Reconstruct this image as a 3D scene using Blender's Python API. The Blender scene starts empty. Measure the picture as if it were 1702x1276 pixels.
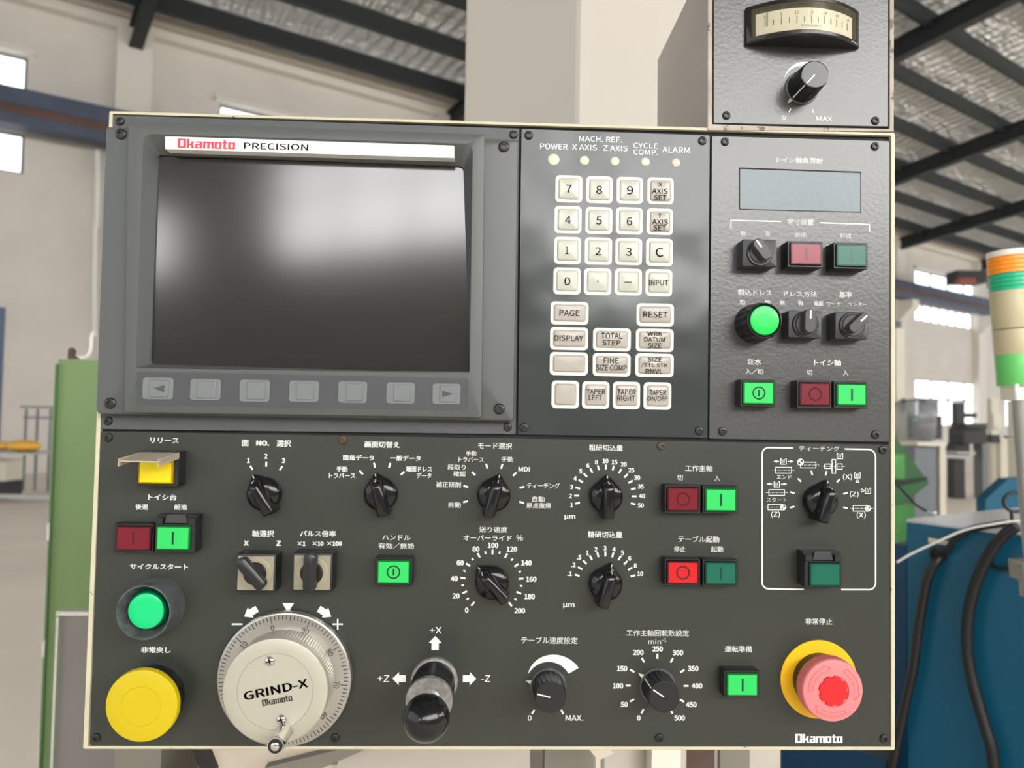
import bpy, bmesh, math, random
from mathutils import Matrix, Vector
random.seed(7)
scene = bpy.context.scene
COL = scene.collection
R = math.radians

# ------------------------------------------------------------------ camera
HZ = 1.40                      # height of the panel centre above the floor
DC = 0.50                      # camera to panel plane
F = 1250.0                     # focal length for a 1702 px wide frame
A_, B_, G_ = -0.03917584, -0.03265364, 0.01727312
CAMX, CAMV = -0.01053953, -0.01165541


def _rot():
    ca, sa, cb, sb, cg, sg = math.cos(A_), math.sin(A_), math.cos(B_), math.sin(B_), math.cos(G_), math.sin(G_)
    rx = Matrix(((1, 0, 0), (0, ca, -sa), (0, sa, ca)))
    ry = Matrix(((cb, 0, sb), (0, 1, 0), (-sb, 0, cb)))
    rz = Matrix(((cg, -sg, 0), (sg, cg, 0), (0, 0, 1)))
    return rz @ rx @ ry


RC = _rot()
CAMP = Vector((CAMX, -DC, HZ - CAMV))


def uvw(v):
    return Vector((v[0], v[2], -v[1]))


cam_data = bpy.data.cameras.new('camera')
cam = bpy.data.objects.new('camera', cam_data)
COL.objects.link(cam)
ax, ay, az = uvw(RC[0]), -uvw(RC[1]), -uvw(RC[2])
cam.matrix_world = Matrix(((ax.x, ay.x, az.x, CAMP.x), (ax.y, ay.y, az.y, CAMP.y), (ax.z, ay.z, az.z, CAMP.z), (0, 0, 0, 1)))
cam_data.sensor_width = 36.0
cam_data.lens = F / 1702 * 36
cam_data.clip_start = 0.02
cam_data.clip_end = 300
cam_data.dof.use_dof = True
cam_data.dof.focus_distance = 0.495
cam_data.dof.aperture_fstop = 9.5
scene.camera = cam

# ------------------------------------------------------------------ world, exposure
w = bpy.data.worlds.new('overcast_sky')
scene.world = w
w.use_nodes = True
w.node_tree.nodes['Background'].inputs[0].default_value = (0.86, 0.93, 1.0, 1)
w.node_tree.nodes['Background'].inputs[1].default_value = 2.0
scene.view_settings.view_transform = 'Standard'
scene.view_settings.look = 'None'
scene.view_settings.gamma = 1
scene.view_settings.exposure = 0.0
WINDOW_LIGHT = 13.5            # luminance of the daylight behind the rear windows
FAR_WINDOW_LIGHT = 2.4


def ray(px, py):
    d = RC.transposed() @ Vector(((px - 851) / F, (py - 638) / F, 1))
    return uvw(d)


def at(px, py, d=0.0):                       # point where the pixel meets the plane d metres in front of the panel
    r = ray(px, py)
    return CAMP + r * ((-d - CAMP.y) / r.y)


def far(px, py, y):
    return at(px, py, -y)


def atz(px, py, z):                          # point where the pixel meets the height z
    r = ray(px, py)
    return CAMP + r * ((z - CAMP.z) / r.z)


S = 0.0004                                   # one pixel at the panel plane

# ------------------------------------------------------------------ materials


def lin(c):
    return tuple((x / 255 / 12.92) if x / 255 <= 0.04045 else ((x / 255 + 0.055) / 1.055) ** 2.4 for x in c)


MATS = {}


def mat(name, c, rough=0.5, metal=0.0, spec=0.5, emit=0.0, bump=None, vary=None, coat=0.0, trans=0.0, alpha=1.0, ior=1.45, chips=None, aniso=0.0):
    """c sRGB 0..255; bump=(scale, strength, detail); vary=(scale, amount); chips=(scale, threshold, colour)"""
    m = bpy.data.materials.new(name)
    m.use_nodes = True
    nt = m.node_tree
    b = nt.nodes['Principled BSDF']
    col = lin(c) + (1,)
    b.inputs['Base Color'].default_value = col
    b.inputs['Roughness'].default_value = rough
    b.inputs['Metallic'].default_value = metal
    b.inputs['Specular IOR Level'].default_value = spec
    b.inputs['Coat Weight'].default_value = coat
    b.inputs['Coat Roughness'].default_value = 0.08
    b.inputs['Transmission Weight'].default_value = trans
    b.inputs['Alpha'].default_value = alpha
    b.inputs['IOR'].default_value = ior
    b.inputs['Anisotropic'].default_value = aniso
    if emit:
        b.inputs['Emission Color'].default_value = col
        b.inputs['Emission Strength'].default_value = emit
    tc = nt.nodes.new('ShaderNodeTexCoord')
    out = None
    if vary:
        n = nt.nodes.new('ShaderNodeTexNoise')
        n.inputs['Scale'].default_value = vary[0]
        n.inputs['Detail'].default_value = 4
        nt.links.new(tc.outputs['Object'], n.inputs['Vector'])
        rp = nt.nodes.new('ShaderNodeValToRGB')
        rp.color_ramp.elements[0].position = 0.3
        rp.color_ramp.elements[1].position = 0.7
        rp.color_ramp.elements[0].color = tuple(x * (1 - vary[1]) for x in col[:3]) + (1,)
        rp.color_ramp.elements[1].color = tuple(min(1, x * (1 + vary[1])) for x in col[:3]) + (1,)
        nt.links.new(n.outputs['Fac'], rp.inputs['Fac'])
        out = rp.outputs['Color']
        nt.links.new(out, b.inputs['Base Color'])
    if chips:
        n = nt.nodes.new('ShaderNodeTexNoise')
        n.inputs['Scale'].default_value = chips[0]
        n.inputs['Detail'].default_value = 6
        n.inputs['Roughness'].default_value = 0.65
        nt.links.new(tc.outputs['Object'], n.inputs['Vector'])
        rp = nt.nodes.new('ShaderNodeValToRGB')
        rp.color_ramp.elements[0].position = chips[1]
        rp.color_ramp.elements[1].position = chips[1] + 0.02
        rp.color_ramp.elements[0].color = (0, 0, 0, 1)
        rp.color_ramp.elements[1].color = (1, 1, 1, 1)
        nt.links.new(n.outputs['Fac'], rp.inputs['Fac'])
        mx = nt.nodes.new('ShaderNodeMix')
        mx.data_type = 'RGBA'
        nt.links.new(rp.outputs['Color'], mx.inputs[0])
        mx.inputs[6].default_value = col
        if out:
            nt.links.new(out, mx.inputs[6])
        mx.inputs[7].default_value = lin(chips[2]) + (1,)
        nt.links.new(mx.outputs[2], b.inputs['Base Color'])
    if bump:
        n = nt.nodes.new('ShaderNodeTexNoise')
        n.inputs['Scale'].default_value = bump[0]
        n.inputs['Detail'].default_value = bump[2] if len(bump) > 2 else 2
        nt.links.new(tc.outputs['Object'], n.inputs['Vector'])
        bp = nt.nodes.new('ShaderNodeBump')
        bp.inputs['Strength'].default_value = bump[1]
        bp.inputs['Distance'].default_value = bump[3] if len(bump) > 3 else 0.001
        nt.links.new(n.outputs['Fac'], bp.inputs['Height'])
        nt.links.new(bp.outputs['Normal'], b.inputs['Normal'])
    MATS[name] = m
    return m


mat('panel_paint', (44, 48, 42), 0.36, spec=0.55, vary=(18, 0.05), bump=(900, 0.08, 2, 0.0004), chips=(60, 0.775, (140, 138, 128)))
mat('side_paint', (66, 66, 65), 0.27, spec=0.75, vary=(14, 0.04), bump=(380, 0.2, 3, 0.0006), chips=(60, 0.775, (120, 118, 112)))
mat('keypad_film', (52, 57, 57), 0.2, vary=(20, 0.08), bump=(10, 0.55, 2.0, 0.008))
mat('bezel_plastic', (80, 82, 81), 0.42, vary=(12, 0.05), bump=(1500, 0.06, 2, 0.0004))
mat('mount_plate_paint', (74, 77, 78), 0.42, vary=(16, 0.06))
mat('softkey_film', (66, 68, 71), 0.36, vary=(30, 0.05))
mat('softkey_grey', (108, 112, 113), 0.34)
mat('softkey_mark', (62, 66, 69), 0.4)
mat('screen_glass', (24, 24, 25), 0.145, spec=1.0, vary=(8, 0.06))
mat('display_glass', (78, 92, 99), 0.2, bump=(260, 0.18, 3, 0.0006))
mat('rim_paint', (192, 186, 160), 0.45, vary=(25, 0.06), chips=(110, 0.66, (92, 80, 66)))
mat('rim_worn', (152, 142, 127), 0.4, vary=(40, 0.2), chips=(90, 0.58, (84, 66, 58)))
mat('box_side_paint', (150, 142, 134), 0.28, vary=(10, 0.12), bump=(9, 0.3, 4, 0.004))
mat('gap_black', (20, 20, 20), 0.7)
mat('ink_white', (240, 242, 238), 0.55)
mat('ink_black', (24, 24, 24), 0.5)
mat('ink_red', (206, 56, 74), 0.45)
mat('strip_white', (226, 228, 224), 0.3)
mat('screw_black', (32, 32, 32), 0.35)
mat('screw_rust', (74, 56, 42), 0.5, vary=(400, 0.3))
mat('black_plastic', (27, 27, 29), 0.3)
mat('black_gloss', (18, 18, 19), 0.16)
mat('knob_grey', (58, 58, 60), 0.36)
mat('housing_black', (30, 30, 31), 0.38)
mat('selector_dark', (52, 52, 54), 0.42)
mat('selector_plate', (142, 139, 120), 0.4)
mat('selector_ring', (152, 144, 122), 0.35)
mat('shroud_grey', (74, 77, 78), 0.3, vary=(160, 0.35))
mat('lens_green_lit', (30, 168, 76), 0.35, emit=0.55)
mat('lens_green_lit_edge', (14, 92, 36), 0.2, emit=0.2)
mat('lens_green_off', (0, 92, 72), 0.3)
mat('lens_green_off_edge', (10, 58, 50), 0.2)
mat('lens_red_lit', (168, 4, 12), 0.35, emit=0.6)
mat('lens_red_off', (106, 8, 26), 0.3)
mat('lens_red_pale', (132, 32, 52), 0.22)  # red lens with its reflection mixed into the colour
mat('lens_red_edge', (64, 20, 28), 0.2)
mat('lens_yellow_lit', (206, 182, 0), 0.35, emit=0.3)
mat('lens_yellow_edge', (150, 120, 10), 0.2, emit=0.1)
mat('round_green', (0, 186, 112), 0.3, emit=0.18)
mat('round_green_bright', (12, 190, 74), 0.3, emit=0.25)
mat('round_green_edge', (0, 84, 56), 0.2)
mat('yellow_mushroom', (190, 168, 0), 0.4)
mat('yellow_disc', (238, 182, 10), 0.5, vary=(60, 0.05))
mat('pink_plastic', (220, 122, 124), 0.42)
mat('pink_line', (206, 92, 100), 0.5)
mat('red_center', (206, 26, 32), 0.4)
mat('key_rim', (228, 228, 214), 0.35)
mat('key_face', (180, 182, 170), 0.22)
mat('key_face_grey', (166, 160, 151), 0.24)
mat('led_lens', (196, 200, 176), 0.25)
mat('led_lens_amber', (200, 190, 168), 0.25)
mat('alu', (196, 192, 182), 0.34, metal=0.7, vary=(60, 0.05))
mat('alu_dial', (170, 168, 162), 0.3, metal=0.8, aniso=0.5)
mat('alu_hub', (182, 178, 164), 0.45, metal=0.45, vary=(30, 0.03))
mat('chrome', (205, 203, 198), 0.16, metal=1.0)
mat('worn_metal', (150, 148, 144), 0.38, metal=0.6, vary=(300, 0.25))
mat('clear_plastic', (190, 176, 156), 0.25, alpha=0.72)
mat('meter_case', (30, 29, 27), 0.18)
mat('meter_glass', (128, 122, 100), 0.08, alpha=0.28)
mat('meter_card', (232, 226, 196), 0.5)
mat('pointer_cream', (198, 194, 176), 0.4)
# surroundings
mat('column_paint', (172, 166, 156), 0.5, vary=(4, 0.03))
mat('bed_paint', (196, 186, 172), 0.5, vary=(3, 0.05))
mat('bed_grey', (120, 116, 106), 0.5, vary=(4, 0.08))
mat('bed_white', (214, 208, 195), 0.5)
mat('bed_brown', (74, 58, 50), 0.6, vary=(30, 0.2))
mat('wall_paint', (210, 204, 195), 0.8, vary=(0.9, 0.05))
mat('wall_trim_paint', (218, 212, 202), 0.7)
mat('floor_concrete', (234, 223, 209), 0.5, vary=(0.7, 0.08))
mat('steel_dark', (38, 42, 42), 0.6, vary=(3, 0.1))
mat('crane_blue', (74, 82, 100), 0.6, vary=(2, 0.15))  # blue lightened by distance haze put into the colour
mat('crane_brown', (100, 74, 66), 0.7, vary=(2, 0.15))  # brown of the same beam, haze mixed in as well
mat('window_frame_paint', (120, 122, 124), 0.5)
mat('green_cabinet', (104, 128, 82), 0.5, vary=(4, 0.05))
mat('green_cabinet_edge', (70, 106, 58), 0.5)
mat('guard_grey', (120, 116, 112), 0.35, vary=(6, 0.06))
mat('guard_silver', (206, 206, 204), 0.25, metal=0.6)
mat('teal_paint', (0, 80, 108), 0.42, vary=(4, 0.06))
mat('teal_dark', (0, 52, 84), 0.42)
mat('tray_metal', (168, 174, 178), 0.2, metal=0.75, vary=(30, 0.08), bump=(60, 0.15, 3))
mat('rubber', (26, 26, 27), 0.38)
mat('tie_white', (240, 240, 238), 0.4)
mat('sticker_cream', (206, 200, 160), 0.6)
mat('tower_cream', (190, 180, 146), 0.4)
mat('tower_cap', (226, 220, 208), 0.35)
mat('tower_orange', (240, 142, 24), 0.22, emit=0.05)
mat('tower_green', (22, 170, 126), 0.22, emit=0.05)
mat('tape_green', (104, 200, 108), 0.35, bump=(60, 0.3, 3))
mat('sticker_yellow', (240, 204, 50), 0.5)
mat('sticker_cyan', (60, 196, 204), 0.5)
mat('pole_steel', (170, 170, 168), 0.28, metal=0.8)
mat('pipe_white', (224, 222, 214), 0.5)
mat('green_machine', (64, 128, 62), 0.5, vary=(6, 0.15))
mat('green_dark', (38, 86, 44), 0.5)
mat('grey_machine', (112, 118, 124), 0.5)
mat('dark_machine', (46, 48, 48), 0.55)
mat('beige_machine', (206, 200, 182), 0.5)
mat('plastic_wrap', (150, 152, 154), 0.2, alpha=0.55, bump=(7, 0.8, 4, 0.05))
mat('bag_yellow', (236, 180, 70), 0.4, bump=(14, 0.5, 3, 0.02))
mat('rack_grey', (116, 118, 122), 0.5)
mat('bench_steel', (176, 176, 172), 0.35, metal=0.3)
mat('hoist_red', (150, 70, 50), 0.6)
mat('door_blue', (92, 106, 128), 0.6)
mat('carton_brown', (160, 110, 90), 0.7)


def emissive(name, c, s):
    m = bpy.data.materials.new(name)
    m.use_nodes = True
    nt = m.node_tree
    nt.nodes.remove(nt.nodes['Principled BSDF'])
    e = nt.nodes.new('ShaderNodeEmission')
    e.inputs[0].default_value = c + (1,)
    e.inputs[1].default_value = s
    nt.links.new(e.outputs[0], nt.nodes['Material Output'].inputs[0])
    MATS[name] = m


emissive('daylight_rear', (1.0, 0.985, 0.965), WINDOW_LIGHT)
emissive('daylight_far', (0.97, 0.99, 1.0), FAR_WINDOW_LIGHT)


def foil_material():
    m = bpy.data.materials.new('roof_foil')
    m.use_nodes = True
    nt = m.node_tree
    b = nt.nodes['Principled BSDF']
    b.inputs['Base Color'].default_value = lin((245, 243, 236)) + (1,)
    b.inputs['Metallic'].default_value = 0.35
    b.inputs['Roughness'].default_value = 0.2
    tc = nt.nodes.new('ShaderNodeTexCoord')
    mp = nt.nodes.new('ShaderNodeMapping')
    mp.inputs['Scale'].default_value = (0.5, 2.2, 1)
    mp.inputs['Rotation'].default_value = (0, 0, R(38))
    nt.links.new(tc.outputs['Object'], mp.inputs['Vector'])
    wv = nt.nodes.new('ShaderNodeTexWave')
    wv.inputs['Scale'].default_value = 0.9
    wv.inputs['Distortion'].default_value = 5
    wv.inputs['Detail'].default_value = 3
    nt.links.new(tc.outputs['Object'], wv.inputs['Vector'])
    nz = nt.nodes.new('ShaderNodeTexNoise')
    nz.inputs['Scale'].default_value = 3.2
    nz.inputs['Detail'].default_value = 5
    nt.links.new(mp.outputs['Vector'], nz.inputs['Vector'])
    ad = nt.nodes.new('ShaderNodeMath')
    ad.operation = 'MULTIPLY_ADD'
    nt.links.new(wv.outputs['Fac'], ad.inputs[0])
    ad.inputs[1].default_value = 0.5
    nt.links.new(nz.outputs['Fac'], ad.inputs[2])
    bp = nt.nodes.new('ShaderNodeBump')
    bp.inputs['Strength'].default_value = 1.0
    bp.inputs['Distance'].default_value = 0.34
    nt.links.new(ad.outputs[0], bp.inputs['Height'])
    nt.links.new(bp.outputs['Normal'], b.inputs['Normal'])
    MATS['roof_foil'] = m


foil_material()

# ------------------------------------------------------------------ mesh helpers


def circ(r, z, n=48, cx=0.0, cy=0.0, a0=0.0):
    return [(cx + r * math.cos(a0 + 2 * math.pi * k / n), cy + r * math.sin(a0 + 2 * math.pi * k / n), z) for k in range(n)]


def rr(w_, h_, r, z, cx=0.0, cy=0.0, n=4):
    pts = []
    r = min(r, w_ / 2 - 1e-9, h_ / 2 - 1e-9)
    for (sx, sy, a) in ((1, 1, 0), (-1, 1, 90), (-1, -1, 180), (1, -1, 270)):
        ox, oy = cx + sx * (w_ / 2 - r), cy + sy * (h_ / 2 - r)
        for k in range(n + 1):
            t = R(a + 90 * k / n)
            pts.append((ox + r * math.cos(t), oy + r * math.sin(t), z))
    return pts


class M:
    def __init__(self, s=1.0):
        self.v, self.f, self.s = [], [], s

    def add(self, pts):
        i = len(self.v)
        s = self.s
        self.v += [(p[0] * s, p[1] * s, p[2] * s) for p in pts]
        return i

    def face(self, pts):
        i = self.add(pts)
        self.f.append(list(range(i, i + len(pts))))

    def loft(self, rings, cap0=True, cap1=True, closed=False):
        ids = []
        for r in rings:
            i = self.add(r)
            ids.append(list(range(i, i + len(r))))
        n = len(ids[0])
        pairs = list(zip(ids[:-1], ids[1:]))
        if closed:
            pairs.append((ids[-1], ids[0]))
        for a, b in pairs:
            for k in range(n):
                self.f.append([a[k], a[(k + 1) % n], b[(k + 1) % n], b[k]])
        if cap0 and not closed:
            self.f.append(ids[0][::-1])
        if cap1 and not closed:
            self.f.append(ids[-1])
        return self

    def box(self, x0, x1, y0, y1, z0, z1):
        return self.loft([[(x0, y0, z0), (x1, y0, z0), (x1, y1, z0), (x0, y1, z0)], [(x0, y0, z1), (x1, y0, z1), (x1, y1, z1), (x0, y1, z1)]])

    def prism(self, pts, z0, z1):
        return self.loft([[(p[0], p[1], z0) for p in pts], [(p[0], p[1], z1) for p in pts]])

    def rbox(self, w_, h_, r, z0, z1, cx=0.0, cy=0.0, ch=0.0):
        rings = [rr(w_, h_, r, z0, cx, cy)]
        if ch:
            rings += [rr(w_, h_, r, z1 - ch, cx, cy), rr(w_ - 0.6 * ch, h_ - 0.6 * ch, r, z1 - 0.3 * ch, cx, cy), rr(w_ - 2 * ch, h_ - 2 * ch, max(r - ch, 0.3), z1, cx, cy)]
        else:
            rings.append(rr(w_, h_, r, z1, cx, cy))
        return self.loft(rings)

    def lathe(self, prof, n=48, cx=0.0, cy=0.0, cap0=True, cap1=True):
        return self.loft([circ(r, z, n, cx, cy) for r, z in prof], cap0, cap1)

    def tube(self, path, r, n=10, caps=True):
        path = [Vector(p) for p in path]
        rings = []
        up = Vector((0.13, 0.31, 0.94))
        for i, p in enumerate(path):
            t = (path[min(i + 1, len(path) - 1)] - path[max(i - 1, 0)]).normalized()
            if abs(t.dot(up)) > 0.95:
                up = Vector((0.94, 0.13, 0.31))
            a = t.cross(up).normalized()
            b = t.cross(a).normalized()
            up = a.cross(t) * -1 if False else up
            rad = r[i] if isinstance(r, (list, tuple)) else r
            rings.append([tuple(p + a * (rad * math.cos(2 * math.pi * k / n)) + b * (rad * math.sin(2 * math.pi * k / n))) for k in range(n)])
        return self.loft(rings, caps, caps)

    def ring_flat(self, r0, r1, z, a0=0, a1=360, n=40, cx=0.0, cy=0.0):
        for k in range(n):
            t0, t1 = R(a0 + (a1 - a0) * k / n), R(a0 + (a1 - a0) * (k + 1) / n)
            self.face([(cx + r0 * math.cos(t0), cy + r0 * math.sin(t0), z), (cx + r1 * math.cos(t0), cy + r1 * math.sin(t0), z), (cx + r1 * math.cos(t1), cy + r1 * math.sin(t1), z), (cx + r0 * math.cos(t1), cy + r0 * math.sin(t1), z)])

    def bar(self, x0, y0, x1, y1, w_, z):                # flat printed bar
        dx, dy = x1 - x0, y1 - y0
        l = math.hypot(dx, dy) or 1
        nx, ny = -dy / l * w_ / 2, dx / l * w_ / 2
        self.face([(x0 + nx, y0 + ny, z), (x0 - nx, y0 - ny, z), (x1 - nx, y1 - ny, z), (x1 + nx, y1 + ny, z)])

    def sphere(self, r, c=(0, 0, 0), n=24, m=14, sx=1, sy=1, sz=1):
        rings = []
        for j in range(1, m):
            a = math.pi * j / m
            rings.append([(c[0] + sx * r * math.sin(a) * math.cos(2 * math.pi * k / n), c[1] + sy * r * math.sin(a) * math.sin(2 * math.pi * k / n), c[2] - sz * r * math.cos(a)) for k in range(n)])
        return self.loft(rings)

    def build(self, name, material, parent=None, smooth=35, bevel=0.0, solid=True):
        me = bpy.data.meshes.new(name)
        me.from_pydata(self.v, [], self.f)
        if solid:
            bm = bmesh.new()
            bm.from_mesh(me)
            bmesh.ops.recalc_face_normals(bm, faces=bm.faces)
            bm.to_mesh(me)
            bm.free()
        me.materials.append(MATS[material])
        if smooth:
            me.polygons.foreach_set('use_smooth', [True] * len(me.polygons))
            me.set_sharp_from_angle(angle=R(smooth))
        o = bpy.data.objects.new(name, me)
        COL.objects.link(o)
        if parent is not None:
            o.parent = parent
        if bevel:
            md = o.modifiers.new('edge', 'BEVEL')
            md.width = bevel
            md.segments = 2
            md.limit_method = 'ANGLE'
            md.angle_limit = R(40)
        return o


FR = Matrix(((1, 0, 0, 0), (0, 0, -1, 0), (0, 1, 0, 0), (0, 0, 0, 1)))


def tag(o, label, cat, group=None, kind=None):
    o['label'] = label
    o['category'] = cat
    if group:
        o['group'] = group
    if kind:
        o['kind'] = kind
    return o


def empty(name, loc, rot=None):
    e = bpy.data.objects.new(name, None)
    e.empty_display_size = 0.01
    COL.objects.link(e)
    e.matrix_world = Matrix.Translation(loc) @ (rot if rot is not None else Matrix())
    return e


def device(name, label, cat, p, rot=0.0, group=None):        # something mounted on the panel; local x right, y up, z out of the panel
    e = empty(name, p, FR @ Matrix.Rotation(R(rot), 4, 'Z'))
    return tag(e, label, cat, group)


def place(name, label, cat, loc, rotz=0.0, group=None, kind=None):
    e = empty(name, loc, Matrix.Rotation(rotz, 4, 'Z'))
    return tag(e, label, cat, group, kind)


def structure(o, label=None):
    o['kind'] = 'structure'
    if label:
        o['label'] = label
    return o


# ------------------------------------------------------------------ lettering
_GLYPH = {}
FONT = None
try:                                         # Blender's own bundled sans; the built-in face serves when it is absent
    FONT = bpy.data.fonts.load(bpy.utils.system_resource('DATAFILES', path='fonts') + '/Noto Sans CJK Regular.woff2')
except Exception:
    FONT = None


def glyphs(s, bold):
    key = (s, bold)
    if key not in _GLYPH:
        cu = bpy.data.curves.new('lettering', 'FONT')
        cu.body = s
        cu.resolution_u = 3
        if FONT:
            cu.font = FONT
        o = bpy.data.objects.new('lettering', cu)
        COL.objects.link(o)
        dg = bpy.context.evaluated_depsgraph_get()
        me = bpy.data.meshes.new_from_object(o.evaluated_get(dg))
        v0 = [(p.co.x, p.co.y) for p in me.vertices]
        f0 = [list(p.vertices) for p in me.polygons]
        v, f = list(v0), list(f0)
        if any(ord(c) > 0x2e80 for c in s):
            bold *= 0.5                      # dense characters take less extra weight
        if bold > 0:                         # heavier strokes: the letter laid down again a hair to each side
            for ox, oy in ((bold, 0), (-bold, 0), (0, bold * 0.8), (0, -bold * 0.8)):
                i = len(v)
                v += [(x + ox, y + oy) for x, y in v0]
                f += [[i + k for k in q] for q in f0]
        bpy.data.objects.remove(o)
        bpy.data.curves.remove(cu)
        bpy.data.meshes.remove(me)
        x0, x1 = min(p[0] for p in v), max(p[0] for p in v)
        y0, y1 = min(p[1] for p in v), max(p[1] for p in v)
        _GLYPH[key] = (v, f, x0, x1, y0, y1)
    return _GLYPH[key]


def put_text(m, s, cx, cy, w_, h_, z, bold=0.0, rot=0.0):
    """text fitted into a box of w_ x h_ centred on cx, cy (w_ None keeps the letter widths)"""
    v, f, x0, x1, y0, y1 = glyphs(s, bold)
    sy = h_ / (y1 - y0)
    sx = w_ / (x1 - x0) if w_ else sy
    c, t = math.cos(R(rot)), math.sin(R(rot))
    pts = []
    for (x, y) in v:
        X, Y = (x - (x0 + x1) / 2) * sx, (y - (y0 + y1) / 2) * sy
        pts.append((cx + X * c - Y * t, cy + X * t + Y * c, z))
    i = m.add(pts)
    m.f += [[i + k for k in q] for q in f]


OKA = {  # block letters of the maker's logo on a grid: list of polygons, advance
    'O': ([[(0, 0), (1.7, 0), (1.7, 7), (0, 7)], [(3.5, 0), (5.2, 0), (5.2, 7), (3.5, 7)], [(1.7, 0), (3.5, 0), (3.5, 1.2), (1.7, 1.2)], [(1.7, 5.8), (3.5, 5.8), (3.5, 7), (1.7, 7)]], 5.7),
    'k': ([[(0, 0), (1.5, 0), (1.5, 7), (0, 7)], [(1.5, 2.2), (2.6, 2.2), (2.6, 3.4), (1.5, 3.4)], [(2.3, 2.8), (3.0, 0), (4.7, 0), (3.8, 2.8)], [(2.3, 2.8), (3.8, 2.8), (4.5, 5.2), (2.9, 5.2)]], 5.1),
    'a': ([[(0, 0), (1.5, 0), (1.5, 3.2), (0, 3.2)], [(2.9, 0), (4.4, 0), (4.4, 5.2), (2.9, 5.2)], [(1.5, 0), (2.9, 0), (2.9, 1.0), (1.5, 1.0)], [(0.3, 4.2), (2.9, 4.2), (2.9, 5.2), (0.3, 5.2)], [(1.5, 2.3), (2.9, 2.3), (2.9, 3.2), (1.5, 3.2)]], 4.9),
    'm': ([[(0, 0), (1.5, 0), (1.5, 5.2), (0, 5.2)], [(2.6, 0), (4.1, 0), (4.1, 5.2), (2.6, 5.2)], [(5.2, 0), (6.7, 0), (6.7, 5.2), (5.2, 5.2)], [(1.5, 4.1), (2.6, 4.1), (2.6, 5.2), (1.5, 5.2)], [(4.1, 4.1), (5.2, 4.1), (5.2, 5.2), (4.1, 5.2)]], 7.2),
    'o': ([[(0, 0), (1.5, 0), (1.5, 5.2), (0, 5.2)], [(2.9, 0), (4.4, 0), (4.4, 5.2), (2.9, 5.2)], [(1.5, 0), (2.9, 0), (2.9, 1.0), (1.5, 1.0)], [(1.5, 4.2), (2.9, 4.2), (2.9, 5.2), (1.5, 5.2)]], 4.9),
    't': ([[(0.6, 0), (2.1, 0), (2.1, 6.6), (0.6, 6.6)], [(0, 4.2), (0.6, 4.2), (0.6, 5.2), (0, 5.2)], [(2.1, 4.2), (3.1, 4.2), (3.1, 5.2), (2.1, 5.2)], [(2.1, 0), (3.1, 0), (3.1, 1.0), (2.1, 1.0)]], 3.5)}


def put_logo(m, cx, cy, w_, h_, z, rot=0.0):
    tot = sum(OKA[c][1] for c in 'Okamoto') - 0.5
    sx, sy = w_ / tot, h_ / 7.0
    c, t = math.cos(R(rot)), math.sin(R(rot))
    x = 0.0
    for ch in 'Okamoto':
        for poly in OKA[ch][0]:
            pts = []
            for (a, b) in poly:
                X, Y = (x + a) * sx - w_ / 2, b * sy - h_ / 2
                pts.append((cx + X * c - Y * t, cy + X * t + Y * c, z))
            m.face(pts)
        x += OKA[ch][1]


# ------------------------------------------------------------------ plates: things whose outline is given on the panel plane


class Plate:
    """an Empty on the panel plane; its parts are laid out in panel coordinates"""

    def __init__(self, name, label, cat, px, py, d=0.0, group=None):
        p = at(px, py, d)
        self.o = Vector((p.x, p.z))
        self.d0 = d
        self.root = device(name, label, cat, p, 0, group)

    def L(self, px, py, d=None):
        d = self.d0 if d is None else d
        p = at(px, py, d)
        return (p.x - self.o.x, p.z - self.o.y, d - self.d0)

    def ring(self, corners, r, d, n=4, dmap=None):
        """rounded polygon through pixel corners (TL, TR, BR, BL), seen at depth d (dmap: depth used to turn pixels into places)"""
        q = [Vector(self.L(x, y, d if dmap is None else dmap)[:2]) for x, y in corners]
        out = []
        k = len(q)
        rr_ = r if isinstance(r, (list, tuple)) else [r] * k
        for i in range(k):
            a, b, c = q[i - 1], q[i], q[(i + 1) % k]
            ri = rr_[i] * S
            u, v_ = (a - b).normalized() * ri, (c - b).normalized() * ri
            for j in range(n + 1):
                t = j / n
                p = (b + u) * (1 - t) ** 2 + b * 2 * t * (1 - t) + (b + v_) * t * t
                out.append((p.x, p.y, d - self.d0))
        return out

    def slab(self, name, corners, r, d0, d1, material, ch=0.0006):
        m = M()
        base = self.ring(corners, r, d1, dmap=d1)
        rings = [[(x, y, d0 - self.d0) for x, y, z in base]]
        rings.append([(x, y, d1 - ch - self.d0) for x, y, z in base])
        cx = sum(p[0] for p in base) / len(base)
        cy = sum(p[1] for p in base) / len(base)

        def inset(p, e):
            v_ = Vector((p[0] - cx, p[1] - cy))
            l = v_.length
            return (cx + (p[0] - cx) * (1 - e / l), cy + (p[1] - cy) * (1 - e / l))
        rings.append([inset(p, ch) + (d1 - self.d0,) for p in base])
        m.loft(rings)
        return m.build(name, material, self.root)

    def screw(self, px, py, r=7.5, d=None, material='screw_black', name='screw'):
        d = self.d0 if d is None else d
        c = self.L(px, py, d)
        m = M()
        h = 3.4 * S
        rr_ = r * S
        prof = [(rr_, 0), (rr_ * 1.0, h * 0.35), (rr_ * 0.86, h * 0.8), (rr_ * 0.62, h), (rr_ * 0.46, h)]
        m.loft([circ(a, c[2] + z, 24, c[0], c[1]) for a, z in prof] + [circ(rr_ * 0.44, c[2] + h * 0.3, 24, c[0], c[1])])
        o = m.build(name, material, self.root)
        return o


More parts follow.
